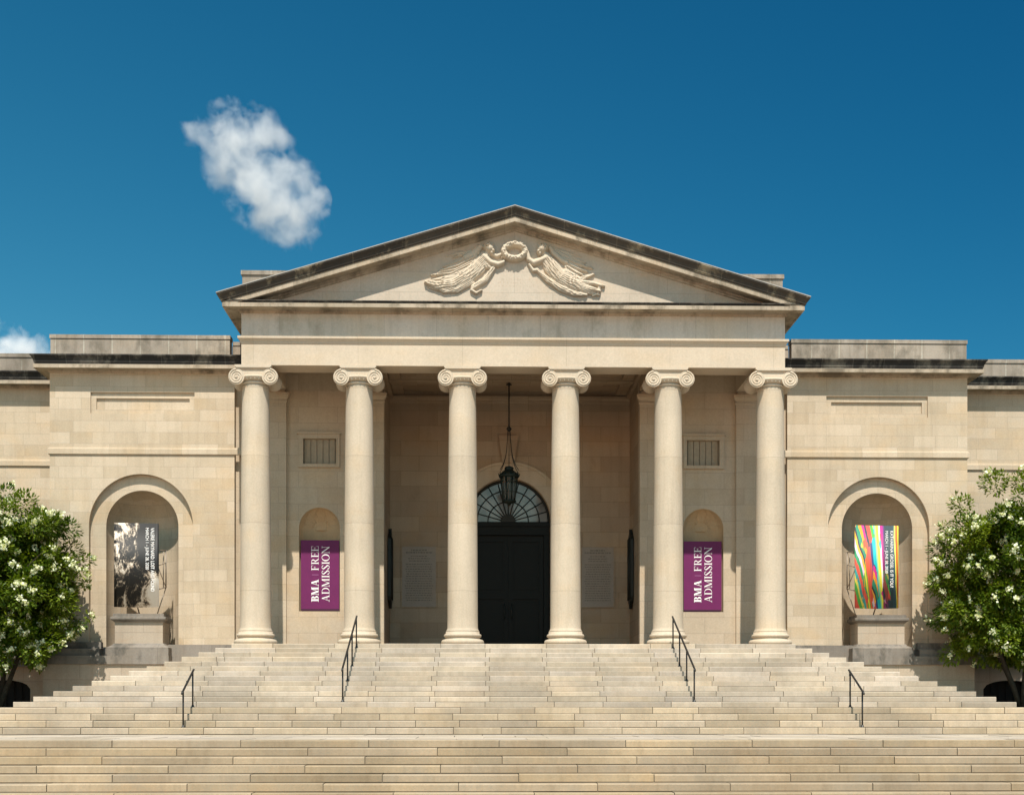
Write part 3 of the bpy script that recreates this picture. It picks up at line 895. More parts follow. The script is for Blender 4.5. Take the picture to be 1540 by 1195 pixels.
mn.prism(arc(DX, DS + .005, .26, PI, 0, 16), 5.74, 5.80)
mn.build('glazing_bar', M_bronze, fan)

# ------------------------------------------------------------------ things on and before the building
# pedestals in the niches
for sx, lab in ((-1, 'stained stone pedestal under the black and sepia picture banner'), (1, 'stained stone pedestal under the rainbow striped picture banner')):
    p = empty('niche_pedestal', lab, 'pedestal', (sx * NX, 2.4, -.24), group='stone pedestals in the arched niches')
    X0 = sx * NX
    def bx(mb, hw, y0, y1, z0, z1): mb.box(X0 - hw, X0 + hw, y0, y1, z0, z1)
    a = MB(); bx(a, .755, 2.18, 3.05, .155, .83); put(a.build('die', M_base), p)
    a = MB()
    pth = [(X0 - .755, 3.05), (X0 - .755, 2.18), (X0 + .755, 2.18), (X0 + .755, 3.05)]
    a.sweep(pth, [(0, .83), (.02, .83), (.05, .87), (.09, .885), (.115, .92), (.115, .985), (.08, 1.0), (0, 1.0)])
    bx(a, .80, 2.13, 3.05, 1.001, 1.095); put(a.build('cap', M_plinth), p)
    a = MB()
    a.sweep(pth, [(0, -.01), (.22, -.01), (.22, .02), (.16, .05), (.07, .10), (.03, .155), (0, .155)])
    bx(a, .985, 1.94, 3.05, -.238, -.012); put(a.build('base', M_plinth), p)

# purple banners with serif lettering
def serif_polys(ch, bold):
    """polygons in a unit-high box; returns (polys, advance)"""
    T = .245 if bold else .135; t = .06 if bold else .042; s = .11 if bold else .085; sl = t
    P = []
    def bar(x0, y0, x1, y1): P.append([(x0, y0), (x1, y0), (x1, y1), (x0, y1)])
    def stem(x, w, a=True, b=True):
        bar(x, 0, x + w, 1)
        if a: bar(x - s, 0, x + w + s, sl)
        if b: bar(x - s, 1 - sl, x + w + s, 1)
    def diag(xa, ya, xb, yb, w): P.append([(xa, ya), (xa + w, ya), (xb + w, yb), (xb, yb)])
    def ring(cx, cy, rx, ry, w, h, a0, a1, n=18):
        for i in range(n):
            u, v = a0 + (a1 - a0) * i / n, a0 + (a1 - a0) * (i + 1) / n
            P.append([(cx + rx * math.cos(u), cy + ry * math.sin(u)), (cx + rx * math.cos(v), cy + ry * math.sin(v)),
                      (cx + (rx - w) * math.cos(v), cy + (ry - h) * math.sin(v)), (cx + (rx - w) * math.cos(u), cy + (ry - h) * math.sin(u))])
    H = PI / 2
    if ch == 'I': stem(s, T); return P, T + 2 * s
    if ch == 'B':
        stem(s, T); x = s + T
        bar(x, .5 - t / 2, x + .14, .5 + t / 2); bar(x, 1 - t, x + .12, 1); bar(x, 0, x + .14, t)
        ring(x + .12, .75, .27, .25, T, t, -H, H); ring(x + .14, .26, .31, .26, T, t, -H, H); return P, x + .47
    if ch == 'D':
        stem(s, T); x = s + T; bar(x, 1 - t, x + .14, 1); bar(x, 0, x + .14, t)
        ring(x + .14, .5, .42, .5, T, t, -H, H, 24); return P, x + .58
    if ch == 'R':
        stem(s, T); x = s + T; bar(x, 1 - t, x + .13, 1); bar(x, .47, x + .13, .47 + t)
        ring(x + .13, .735, .28, .265, T, t, -H, H); diag(x + .36, 0, x + .10, .48, T); bar(x + .34, 0, x + .58, sl); return P, x + .60
    if ch in 'EF':
        stem(s, T, True, True); x = s + T
        bar(x, 1 - t, x + .40, 1); P.append([(x + .40, 1), (x + .34, 1), (x + .40 - .012, .72), (x + .40, .72)])
        bar(x, .5, x + .24, .5 + t); bar(x + .22, .39, x + .25, .65)
        if ch == 'E':
            bar(x, 0, x + .42, t); P.append([(x + .38, 0), (x + .44, .30), (x + .425, .30), (x + .34, 0)])
        return P, x + .47
    if ch == 'A':
        diag(.10, 0, .40, 1, t); diag(.62, 0, .34, 1, T); bar(.22, .30, .62, .30 + t)
        bar(0, 0, .26, sl); bar(.54, 0, .70 + T, sl); return P, .72 + T
    if ch == 'N':
        bar(.10, 0, .10 + t, 1); diag(.70, 0, .06, 1, T + .02); bar(.74, 0, .74 + t, 1)
        bar(0, 0, .25, sl); bar(-.02, 1 - sl, .2, 1); bar(.64, 1 - sl, .89, 1); return P, .90
    if ch == 'M':
        bar(.10, 0, .10 + t, 1); diag(.42, 0, .08, 1, T); diag(.46, 0, .80, 1, t); bar(.80, 0, .80 + T, 1)
        bar(0, 0, .25, sl); bar(-.02, 1 - sl, .20, 1); bar(.72, 0, .88 + T, sl); bar(.8, 1 - sl, .88 + T, 1); return P, .90 + T
    if ch == 'O':
        ring(.42, .5, .42, .52, T, t, 0, 2 * PI, 36); return P, .84
    if ch == 'S':
        w = T * .95
        ring(.27, .755, .24, .265, w * .75, t, H * .25, PI * 1.02, 14); ring(.28, .26, .26, .28, w * .8, t, -PI * .98, H * .25, 14)
        P.append([(.03, .72), (.03 + w, .78), (.54, .27), (.54 - w, .22)])
        bar(.46, .70, .48, .95); bar(.03, .05, .05, .32); return P, .56
    return P, .3
def serif_text(mb, txt, bold, base_x, cap, z_start, z_end, y):
    """vertical lettering reading upward: baseline at base_x, letter tops towards -X"""
    sp = .07; glyphs = [serif_polys(c, bold) for c in txt]
    total = sum(g[1] for g in glyphs) + sp * (len(txt) - 1)
    k = (z_end - z_start) / total; u = 0; i = 0
    for P, adv in glyphs:
        for poly in P:
            yy = y - .00004 * (i % 60); i += 1
            mb.add([(base_x - q * cap, yy, z_start + (u + p) * k) for p, q in poly], [tuple(range(len(poly)))])
        u += adv + sp
for sx, lab in ((-1, 'purple banner BMA FREE ADMISSION in the porch left of the door'), (1, 'purple banner BMA FREE ADMISSION in the porch right of the door')):
    xc = sx * 6.185; hw = .615; z0, z1 = 1.245, 3.51
    b = empty('admission_banner', lab, 'banner', (xc, 2.72, z0), group='purple banners in the porch bays')
    m = MB(); m.box(xc - hw, xc + hw, 2.72, 2.75, z0 + .05, z1); put(m.build('banner_face', M_purple), b)
    m = MB(); m.box(xc - hw + .03, xc + hw - .03, 2.751, 2.80, z0, z1 - .02); m.box(xc - hw, xc + hw, 2.722, 2.75, z0, z0 + .049)
    put(m.build('banner_box', M_purple_d), b)
    m = MB(); H_ = z1 - z0; W_ = 2 * hw; xl = xc - hw
    serif_text(m, 'BMA', True, xl + .462 * W_, .188 * W_, z0 + .125 * H_, z0 + .446 * H_, 2.717)
    serif_text(m, 'FREE', False, xl + .462 * W_, .188 * W_, z0 + .571 * H_, z0 + .919 * H_, 2.717)
    serif_text(m, 'ADMISSION', False, xl + .744 * W_, .196 * W_, z0 + .125 * H_, z0 + .916 * H_, 2.717)
    put(m.build('lettering', M_white, None, fix=False), b)
    m = MB(); m.box(xl + .29 * W_, xl + .46 * W_, 2.714, 2.719, z0 + .505 * H_, z0 + .511 * H_); put(m.build('divider', M_pink), b)

# picture banners in the niches
def text_mesh(name, txt, mat, height, length, loc, bold=.012):
    cu = bpy.data.curves.new('t', 'FONT'); cu.body = txt; cu.size = 1; cu.extrude = 0; cu.offset = bold
    to = bpy.data.objects.new('t', cu); COL.objects.link(to)
    dg = bpy.context.evaluated_depsgraph_get(); me = bpy.data.meshes.new_from_object(to.evaluated_get(dg))
    bpy.data.objects.remove(to)
    xs = [v.co.x for v in me.vertices]; x0, x1 = min(xs), max(xs)
    kx = length / (x1 - x0); ky = height / .70
    for v in me.vertices:                       # reads downward, letter tops to the right
        a, b_ = (v.co.x - x0) * kx, v.co.y * ky
        v.co = (loc[0] + b_, loc[1], loc[2] - a)
    me.materials.clear(); me.materials.append(mat); me.name = name
    o = bpy.data.objects.new(name, me); COL.objects.link(o); return o

def art_left():
    m, nt, P = new_mat('sepia_print')
    tc = N(nt, 'NewGeometry'); pos = tc.outputs['Position']
    v = scaled(nt, pos, (1, 1, 1), (12.6, 0, -1.3))
    sp = N(nt, 'SeparateXYZ'); L(nt, v, sp.inputs[0]); x, z = sp.outputs[0], sp.outputs[2]
    n1 = noise_n(nt, scaled(nt, v, (3.4, 0, 2.0), (.4, 0, .3)), 1.0, 9, .66, 1.3)
    n2 = noise_n(nt, scaled(nt, v, (13, 0, 8)), 1.0, 5, .75, 1.2)
    f = math_n(nt, 'ADD', math_n(nt, 'MULTIPLY', n1, .85), math_n(nt, 'MULTIPLY', n2, .36))
    f = math_n(nt, 'SUBTRACT', f, .105)
    # darker upper right where the lettering sits, paler lower right
    e1 = math_n(nt, 'MULTIPLY', math_n(nt, 'SMOOTH_MIN', math_n(nt, 'SUBTRACT', x, .72), math_n(nt, 'SUBTRACT', z, 1.05)), 1.1)
    f = math_n(nt, 'SUBTRACT', f, math_n(nt, 'MAXIMUM', e1, 0))
    e2 = math_n(nt, 'MULTIPLY', math_n(nt, 'MAXIMUM', math_n(nt, 'SUBTRACT', x, .95), 0), math_n(nt, 'MAXIMUM', math_n(nt, 'SUBTRACT', 1.2, z), 0))
    f = math_n(nt, 'ADD', f, math_n(nt, 'MAXIMUM', math_n(nt, 'MULTIPLY', e2, .8), 0))
    e3 = math_n(nt, 'MULTIPLY', math_n(nt, 'MAXIMUM', math_n(nt, 'SUBTRACT', .75, x), 0), math_n(nt, 'MAXIMUM', math_n(nt, 'SUBTRACT', z, 1.3), 0))
    f = math_n(nt, 'ADD', f, math_n(nt, 'MULTIPLY', e3, .09))
    L(nt, ramp(nt, f, [(.47, (.006, .0055, .005)), (.515, (.05, .04, .03)), (.55, (.30, .235, .17)), (.60, (.62, .53, .43)), (.70, (.80, .74, .66))]), P.inputs['Base Color'])
    P.inputs['Roughness'].default_value = .6
    return m
def art_right():
    m, nt, P = new_mat('rainbow_print')
    tc = N(nt, 'NewGeometry'); pos = tc.outputs['Position']
    v = scaled(nt, pos, (1, 1, 1), (-10.955, 0, -1.3))
    sp = N(nt, 'SeparateXYZ'); L(nt, v, sp.inputs[0]); x, z = sp.outputs[0], sp.outputs[2]
    u = math_n(nt, 'DIVIDE', x, 1.4); h = math_n(nt, 'DIVIDE', z, 2.65)
    dn = math_n(nt, 'SUBTRACT', 1.0, h)
    wob = math_n(nt, 'MULTIPLY', math_n(nt, 'SUBTRACT', noise_n(nt, scaled(nt, v, (2.6, 0, .8)), 1.0, 3, .5), .5), .07)
    lean = math_n(nt, 'ADD', math_n(nt, 'MULTIPLY', dn, .22), math_n(nt, 'MULTIPLY', math_n(nt, 'MULTIPLY', dn, dn), .10))
    w = math_n(nt, 'ADD', math_n(nt, 'MULTIPLY', math_n(nt, 'ADD', math_n(nt, 'SUBTRACT', u, math_n(nt, 'MULTIPLY', lean, math_n(nt, 'SUBTRACT', 1.12, math_n(nt, 'MULTIPLY', u, .95)))), wob), .714), .286)   # -.4..1 -> 0..1
    def pos_(q): return (q + .4) / 1.4
    stops = [(0, (.02, .22, .12)), (pos_(-.30), (.75, .12, .03)), (pos_(-.24), (.02, .28, .22)), (pos_(-.19), (.85, .30, .02)), (pos_(-.13), (.05, .04, .05)),
             (pos_(-.09), (.85, .50, .03)), (pos_(-.04), (.10, .45, .35)), (pos_(.0), (.85, .24, .02)), (pos_(.045), (.10, .38, .05)), (pos_(.08), (.80, .70, .06)), (pos_(.115), (.14, .35, .04)),
             (pos_(.14), (.70, .10, .04)), (pos_(.23), (.55, .08, .07)), (pos_(.30), (.02, .05, .16)), (pos_(.345), (.0, .45, .50)), (pos_(.435), (.35, .65, .25)), (pos_(.47), (.85, .78, .05)),
             (pos_(.535), (.85, .80, .78)), (pos_(.57), (.50, .01, .22)), (pos_(.63), (.16, .03, .20)), (pos_(.67), (.02, .06, .08)), (pos_(.86), (.03, .09, .10)), (pos_(.90), (.80, .70, .10)), (pos_(.925), (.70, .12, .03)), (pos_(.97), (.8, .65, .05))]
    colA = ramp(nt, w, stops, 'CONSTANT')
    lean2 = math_n(nt, 'ADD', math_n(nt, 'MULTIPLY', dn, .55), math_n(nt, 'MULTIPLY', wob, 2.0))
    w2 = math_n(nt, 'FRACT', math_n(nt, 'MULTIPLY', math_n(nt, 'SUBTRACT', u, lean2), 1.3))
    colB = ramp(nt, w2, [(0, (.02, .25, .14)), (.09, (.85, .32, .02)), (.17, (.62, .02, .24)), (.25, (.03, .05, .07)), (.31, (.65, .08, .05)), (.44, (.08, .40, .06)), (.53, (.80, .70, .10)), (.58, (.04, .35, .34)), (.66, (.78, .10, .06)), (.75, (.03, .30, .12)), (.83, (.80, .55, .70)), (.89, (.85, .40, .03)), (.95, (.03, .03, .05))], 'CONSTANT')
    pick = math_n(nt, 'ADD', noise_n(nt, scaled(nt, v, (3.4, 0, .9), (2, 0, 5)), 1.0, 3, .5), math_n(nt, 'MULTIPLY', math_n(nt, 'SUBTRACT', .42, u), .22))
    colm = mixc(nt, math_n(nt, 'GREATER_THAN', pick, .52), colA, colB)
    band = math_n(nt, 'MULTIPLY', math_n(nt, 'GREATER_THAN', u, .655), math_n(nt, 'LESS_THAN', u, .875))
    band = math_n(nt, 'MULTIPLY', band, math_n(nt, 'GREATER_THAN', noise_n(nt, scaled(nt, v, (5, 0, .7), (6, 0, 2)), 1.0, 2, .5), .42))
    col = mixc(nt, math_n(nt, 'MULTIPLY', band, .6), colm, (.015, .03, .035))
    st = noise_n(nt, scaled(nt, v, (26, 0, 1.2)), 1, 4, .6)
    L(nt, mixc(nt, 1, col, ramp(nt, st, [(.3, .72), (.7, 1.1)]), 'MULTIPLY'), P.inputs['Base Color'])
    P.inputs['Roughness'].default_value = .6
    return m
for sx, lab, mat, lines in (
        (-1, 'sepia and black picture banner lettered VALERIE MAYNARD in an arched niche', art_left(),
         (('VALERIE MAYNARD: LOST AND FOUND', .823, .077, .06, .815), ('MARCH 1 \u2013 JUNE 28, 2020', .709, .068, .06, .557))),
        (1, 'rainbow striped picture banner lettered KATHARINA GROSSE in an arched niche', art_right(),
         (('KATHARINA GROSSE: IS IT YOU?', .812, .07, .07, .75), ('MARCH 1 \u2013 JUNE 28, 2020', .70, .062, .07, .58)))):
    xc = -11.885 if sx < 0 else 11.655
    hw = .705; z0, z1 = 1.30, 3.955
    b = empty('picture_banner', lab, 'banner', (xc, 2.3, 1.1), group='picture banners in the arched niches')
    m = MB(); n = 14
    for i in range(n + 1):
        u = i / n; x = xc - hw + 2 * hw * u
        y = 2.02 + .02 * math.sin(u * PI)
        for zz in (z0 - .015 * math.sin(u * PI), z1 - .02 * u):
            m.v.append((x, y, zz)); m.v.append((x, y + .012, zz))
    for i in range(n):
        a_, c_ = 4 * i, 4 * i + 4
        m.face((a_, c_, c_ + 2, a_ + 2), 0, True); m.face((a_ + 1, a_ + 3, c_ + 3, c_ + 1), 0, True)
        m.face((a_, a_ + 1, c_ + 1, c_)); m.face((a_ + 2, c_ + 2, c_ + 3, a_ + 3))
    m.face((0, 2, 3, 1)); e_ = 4 * n; m.face((e_, e_ + 1, e_ + 3, e_ + 2))
    put(m.build('printed_fabric', mat), b)
    for txt, bx_, cap, t0, t1 in lines:
        H_ = z1 - z0
        put(text_mesh('lettering', txt, M_white, cap * 2 * hw, (t1 - t0) * H_, (xc - hw + bx_ * 2 * hw, 2.010, z1 - t0 * H_)), b)
    fr = MB(); s_ = -sx                                   # bracket behind, towards the porch
    xe = xc + s_ * (hw - .05); xo = xc + s_ * (hw + .10)
    fr.tube([(xo, 2.55, 3.15), (xo, 2.55, 1.95)], .022, 6); fr.tube([(xo - s_ * .07, 2.5, 3.1), (xo - s_ * .07, 2.5, 1.95)], .016, 6)
    fr.tube([(xe, 2.06, 3.10), (xo, 2.55, 3.15)], .016, 6); fr.tube([(xe, 2.06, 2.60), (xo, 2.55, 2.75)], .014, 6)
    fr.tube([(xe, 2.06, 1.85), (xo, 2.55, 1.97)], .018, 6); fr.tube([(xo, 2.55, 1.96), (xe, 2.06, 2.6)], .013, 6)
    fr.tube([(xc - hw + .04, 2.085, z1 - .06), (xc + hw - .04, 2.085, z1 - .06)], .016, 6); fr.tube([(xc - hw + .04, 2.085, z0 + .05), (xc + hw - .04, 2.085, z0 + .05)], .016, 6)
    fr.tube([(xc, 2.10, z1 - .06), (xc, 2.10, z0 + .05), (xc, 2.4, 1.096)], .022, 6)
    fr.tube([(xo, 2.55, 1.96), (xc + s_ * .55, 2.45, 1.10)], .016, 6)
    put(fr.build('bracket', M_alu), b)

# hanging lantern
lx, ly = -.08, 3.5
lt = empty('hanging_lantern', 'green metal lantern hanging on chains before the arched fanlight', 'lantern', (lx, ly, 8.8))
m = MB(); m.tube([(lx, ly, 8.80), (lx, ly, 7.28)], .022, 8)
m.lathe([(.02, 7.20), (.07, 7.24), (.085, 7.29), (.06, 7.33), (.03, 7.36)], lx, ly, 12)
m.lathe([(.10, 8.72), (.08, 8.76), (.02, 8.77)], lx, ly, 12)
for k in range(4):
    a = PI / 4 + PI / 2 * k
    pts = []
    for i in range(11):
        q = i / 10; rr_ = .05 + .10 * q + .28 * q ** 4
        pts.append((lx + rr_ * math.cos(a) * 1.0, ly + rr_ * math.sin(a), 7.24 - 1.36 * q))
    m.tube(pts, .011, 6)
m.tube([(lx, ly, 7.25), (lx, ly, 6.0)], .010, 6)
put(m.build('chain', M_bronze), lt)
m = MB(); m.lathe([(.04, 6.06), (.13, 6.03), (.16, 5.98), (.13, 5.94), (.18, 5.90), (.25, 5.84), (.31, 5.80), (.335, 5.76), (.335, 5.70), (.30, 5.67)], lx, ly, 24)
for k in range(12):
    a = PI * k / 6; m.tube([(lx + .325 * math.cos(a), ly + .325 * math.sin(a), 5.74), (lx + .355 * math.cos(a), ly + .355 * math.sin(a), 5.83)], [.025, .006], 5)
put(m.build('crown', M_lgreen), lt)
m = MB()
for k in range(8):
    a = 2 * PI * (k + .5) / 8
    m.tube([(lx + .295 * math.cos(a), ly + .295 * math.sin(a), 5.68), (lx + .205 * math.cos(a), ly + .205 * math.sin(a), 4.92)], .019, 6)
m.lathe([(.20, 4.86), (.235, 4.88), (.235, 4.925), (.205, 4.94)], lx, ly, 24); m.lathe([(.01, 4.74), (.05, 4.78), (.09, 4.84), (.19, 4.86)], lx, ly, 16)
put(m.build('cage', M_lgreen), lt)
m = MB(); m.lathe([(.19, 4.93), (.28, 5.675)], lx, ly, 8, sm=False)
gm, nt, P = new_mat('lantern_glass'); P.inputs['Base Color'].default_value = (.04, .06, .05, 1); P.inputs['Roughness'].default_value = .2; P.inputs['Alpha'].default_value = .55
put(m.build('glass', gm), lt)

# pointed bronze fittings on the inner side walls
for sx, lab in ((-1, 'tall dark bronze fitting with pointed ends on the inner porch wall left of the door'), (1, 'tall dark bronze fitting with pointed ends on the inner porch wall right of the door')):
    xw = sx * 4.12; w = empty('wall_fitting', lab, 'wall fitting', (xw, 4.5, 2.8), group='bronze fittings on the inner porch walls')
    m = MB(); out = []
    zs_ = [(1.45, .03), (1.56, .10), (1.70, .34), (1.85, .40), (2.8, .43), (3.75, .40), (3.85, .33), (3.98, .10), (4.13, .02)]
    ring = [(-hw_, z) for z, hw_ in zs_] + [(hw_, z) for z, hw_ in reversed(zs_)]
    b0 = len(m.v); n = len(ring)
    for dx in (0, .10):
        for y, z in ring: m.v.append((xw - sx * (.02 + dx), 4.55 + y, z))
    m.face([b0 + i for i in range(n)]); m.face([b0 + n + i for i in range(n)][::-1])
    for i in range(n): m.face((b0 + i, b0 + (i + 1) % n, b0 + n + (i + 1) % n, b0 + n + i))
    put(m.build('bronze_body', M_bronze), w)
    m = MB()
    for k in range(5): m.tube([(xw - sx * .13, 4.55 - .3 + .15 * k, 1.75), (xw - sx * .13, 4.55 - .3 + .15 * k, 3.82)], .022, 6)
    put(m.build('raised_rib', M_bronze), w)

# hand rails
def rail(label, x, ytop, ybot, ztop, zbot, posts, group):
    r = empty('handrail', label, 'handrail', (x, ybot, zbot), group=group)
    m = MB(); hh = .90
    dy = (ybot - ytop); dz = (zbot - ztop)
    ex = .12
    ux = dz / dy
    m.tube([(x, ytop - ex * (1 if dy > 0 else -1) * 1, ztop + hh - ux * ex * (1 if dy > 0 else -1)), (x, ytop, ztop + hh), (x, ybot, zbot + hh), (x, ybot - .10, zbot + hh + ux * -.10), (x, ybot - .12, zbot + hh - .09)], .027, 10)
    put(m.build('rail', M_iron), r)
    for i in range(posts):
        q = i / (posts - 1); y = ytop + dy * q
        # stand each post on the tread below it
        zt_ = ztop + dz * q
        zf = tread_z(y)
        m = MB(); m.tube([(x, y, zf), (x, y, zt_ + hh)], .021, 8)
        po = put(m.build('post', M_iron), r)
        m = MB(); m.lathe([(.055, 0), (.055, .018), (.03, .03), (.03, .06), (.022, .065)], x, y, 12, z0=zf); put(m.build('post_base', M_iron), po)
    return r
def tread_z(y):
    if y > -5.32:
        for i in range(NR, 0, -1):
            if y >= nose_y(i): return Z1 + rise * i
    if y > -6.9: return Z1
    for k in range(1, 4):
        if y >= -6.9 - TR * k: return Z1 - r2 * k
    return Z2
ya, yb = nose_y(12) + .16, nose_y(1) + .16
for x, l_ in ((-4.66, 'long black iron handrail in front of the second column from the left'), (4.66, 'long black iron handrail in front of the second column from the right')):
    rail(l_, x, ya, yb, Z1 + rise * 12, Z1 + rise, 4, 'long black handrails on the upper steps')
ya, yb = -6.72, -6.9 - TR * 3 + .16
for x, l_ in ((-8.27, 'short two post black handrail on the steps towards the sepia banner'), (8.40, 'short two post black handrail on the steps towards the rainbow banner')):
    rail(l_, x, ya, yb, Z1, Z1 - r2 * 3, 2, 'short black handrails on the lower steps')

# ------------------------------------------------------------------ trees
def tree(label, cx, cy, hx, hy, zc, hz, seed, side):
    rg = random.Random(seed)
    t = empty('crape_myrtle_tree', label, 'tree', (cx, cy, Z1), group='white flowering crape myrtles')
    # multi-stemmed trunk
    tips = []
    m = MB()
    for k in range(5):
        a = 2 * PI * k / 5 + rg.uniform(-.3, .3)
        p0 = Vector((cx + .12 * math.cos(a), cy + .12 * math.sin(a), Z1 - .05))
        p3 = Vector((cx + hx * .55 * math.cos(a), cy + hy * .55 * math.sin(a), zc - hz * .15))
        pts = []; rad = []
        for i in range(9):
            q = i / 8
            p = p0.lerp(p3, q); p.z = p0.z + (p3.z - p0.z) * (q ** .8)
            p += Vector((math.sin(q * 5 + k) * .06, math.cos(q * 4 + k) * .06, 0))
            pts.append(p); rad.append(.085 * (1 - .6 * q))
        m.tube(pts, rad, 8)
        for j in range(5):
            q0 = pts[4 + j % 5]; e_ = Vector((cx + rg.uniform(-.9, .9) * hx, cy + rg.uniform(-.8, .8) * hy, zc + rg.uniform(-.3, .7) * hz))
            mid = q0.lerp(e_, .5) + Vector((0, 0, .15))
            m.tube([q0, mid, e_], [.03, .02, .006], 5)
    put(m.build('trunk', M_bark), t)
    lv = MB(); fw_ = MB()
    clumps = []
    while len(clumps) < 250:
        u = Vector((rg.gauss(0, 1), rg.gauss(0, 1), rg.gauss(0, 1))).normalized()
        if u.z < -.9: continue
        rad = rg.uniform(.5, .98)
        p = Vector((u.x * hx, u.y * hy, u.z * hz)) * rad
        wob = 1 + .22 * mnoise.noise(Vector((u.x * 1.7, u.y * 1.7, u.z * 1.7 + seed)))
        p *= wob
        clumps.append((Vector((cx, cy, zc)) + p, u, rg.uniform(.22, .46)))
    for _ in range(70):                           # shaded heart of the crown
        u = Vector((rg.gauss(0, 1), rg.gauss(0, 1), rg.gauss(0, 1))).normalized()
        clumps.append((Vector((cx + u.x * hx * .5, cy + u.y * hy * .4 + .25, zc + u.z * hz * .62)), u, .5))
    for _ in range(40):                           # sprays poking out of the outline
        u = Vector((rg.gauss(0, 1), rg.gauss(0, .7), rg.gauss(0, .8))).normalized()
        if u.z < -.6: continue
        p = Vector((cx, cy, zc)) + Vector((u.x * hx, u.y * hy, u.z * hz)) * rg.uniform(.94, 1.06)
        clumps.append((p, u, rg.uniform(.13, .22)))
    for _ in range(26):                           # low hanging skirts
        a = rg.uniform(0, 2 * PI); q = rg.uniform(.25, .82)
        clumps.append((Vector((cx + math.cos(a) * hx * q, cy + math.sin(a) * hy * q, rg.uniform(-.35, .7))), Vector((math.cos(a), math.sin(a), -.4)).normalized(), rg.uniform(.24, .42)))
    def leaf(mb, p, d, up, ln, wd, tn):
        s_ = d.cross(up)
        if s_.length < 1e-3: s_ = Vector((1, 0, 0))
        s_.normalize()
        mb.t = (tn, tn, tn)
        mb.add([p, p + d * ln * .5 + s_ * wd * .5 - up * .006, p + d * ln, p + d * ln * .5 - s_ * wd * .5 - up * .006], [(0, 1, 2, 3)])
    for c_, u, r_c in clumps:
        ns = int(250 * (r_c / .35) ** 2)
        base = rg.uniform(.05, .75)
        for _ in range(ns):
            v = Vector((rg.gauss(0, 1), rg.gauss(0, 1), rg.gauss(0, .75)))
            v = v.normalized() * r_c * rg.uniform(.35, 1.05) ** .6
            p = c_ + v
            if p.y > 2.33 and abs(p.x) < 15.1: p.y = 2.33 - rg.random() * .3
            d = (v.normalized() + u * .5 + Vector((rg.uniform(-.8, .8), rg.uniform(-.8, .8), rg.uniform(-.7, .35)))).normalized()
            up = (Vector((rg.uniform(-.55, .55), rg.uniform(-.8, .3), 1))).normalized()
            leaf(lv, p, d, up, rg.uniform(.10, .18), rg.uniform(.05, .085), min(1, max(0, base + rg.uniform(-.25, .3))))
    nfl = 0
    fc = [q for q in clumps]
    rg.shuffle(fc)
    for c_, u, r_c in fc:
        for _ in range(rg.choice((0, 1, 1, 2, 3) if side < 0 else (0, 1, 1, 1, 2))):
            d = (u + Vector((rg.uniform(-.7, .7), rg.uniform(-1.2, .2), rg.uniform(-.3, .6)))).normalized()
            p = c_ + d * r_c * 1.08
            if p.y > 2.3: continue
            for j in range(rg.randint(16, 30)):
                o_ = Vector((rg.gauss(0, 1), rg.gauss(0, 1), rg.gauss(0, 1))) * rg.uniform(.03, .065)
                a1 = Vector((rg.uniform(-1, 1), rg.uniform(-1, 1), rg.uniform(-1, 1))).normalized()
                a2 = a1.cross(Vector((rg.uniform(-1, 1), rg.uniform(-1, 1), rg.uniform(-1, 1)))).normalized()
                s1 = rg.uniform(.03, .05)
                fw_.t = (rg.random(),) * 3
                q = p + o_
                fw_.add([q - a1 * s1, q - a2 * s1, q + a1 * s1, q + a2 * s1], [(0, 1, 2, 3)])
    cr = put(lv.build('crown', M_leaf, None, fix=False), t)
    fo = put(fw_.build('blossom', M_petal, None, fix=False), t); fo['kind'] = 'stuff'
    return t
tree('white flowering crape myrtle beside the niche with the sepia banner', -15.85, .75, 2.85, 1.65, 1.95, 2.8, 3, -1)
tree('white flowering crape myrtle beside the niche with the rainbow banner', 15.85, .75, 3.0, 1.65, 2.05, 3.2, 8, 1)

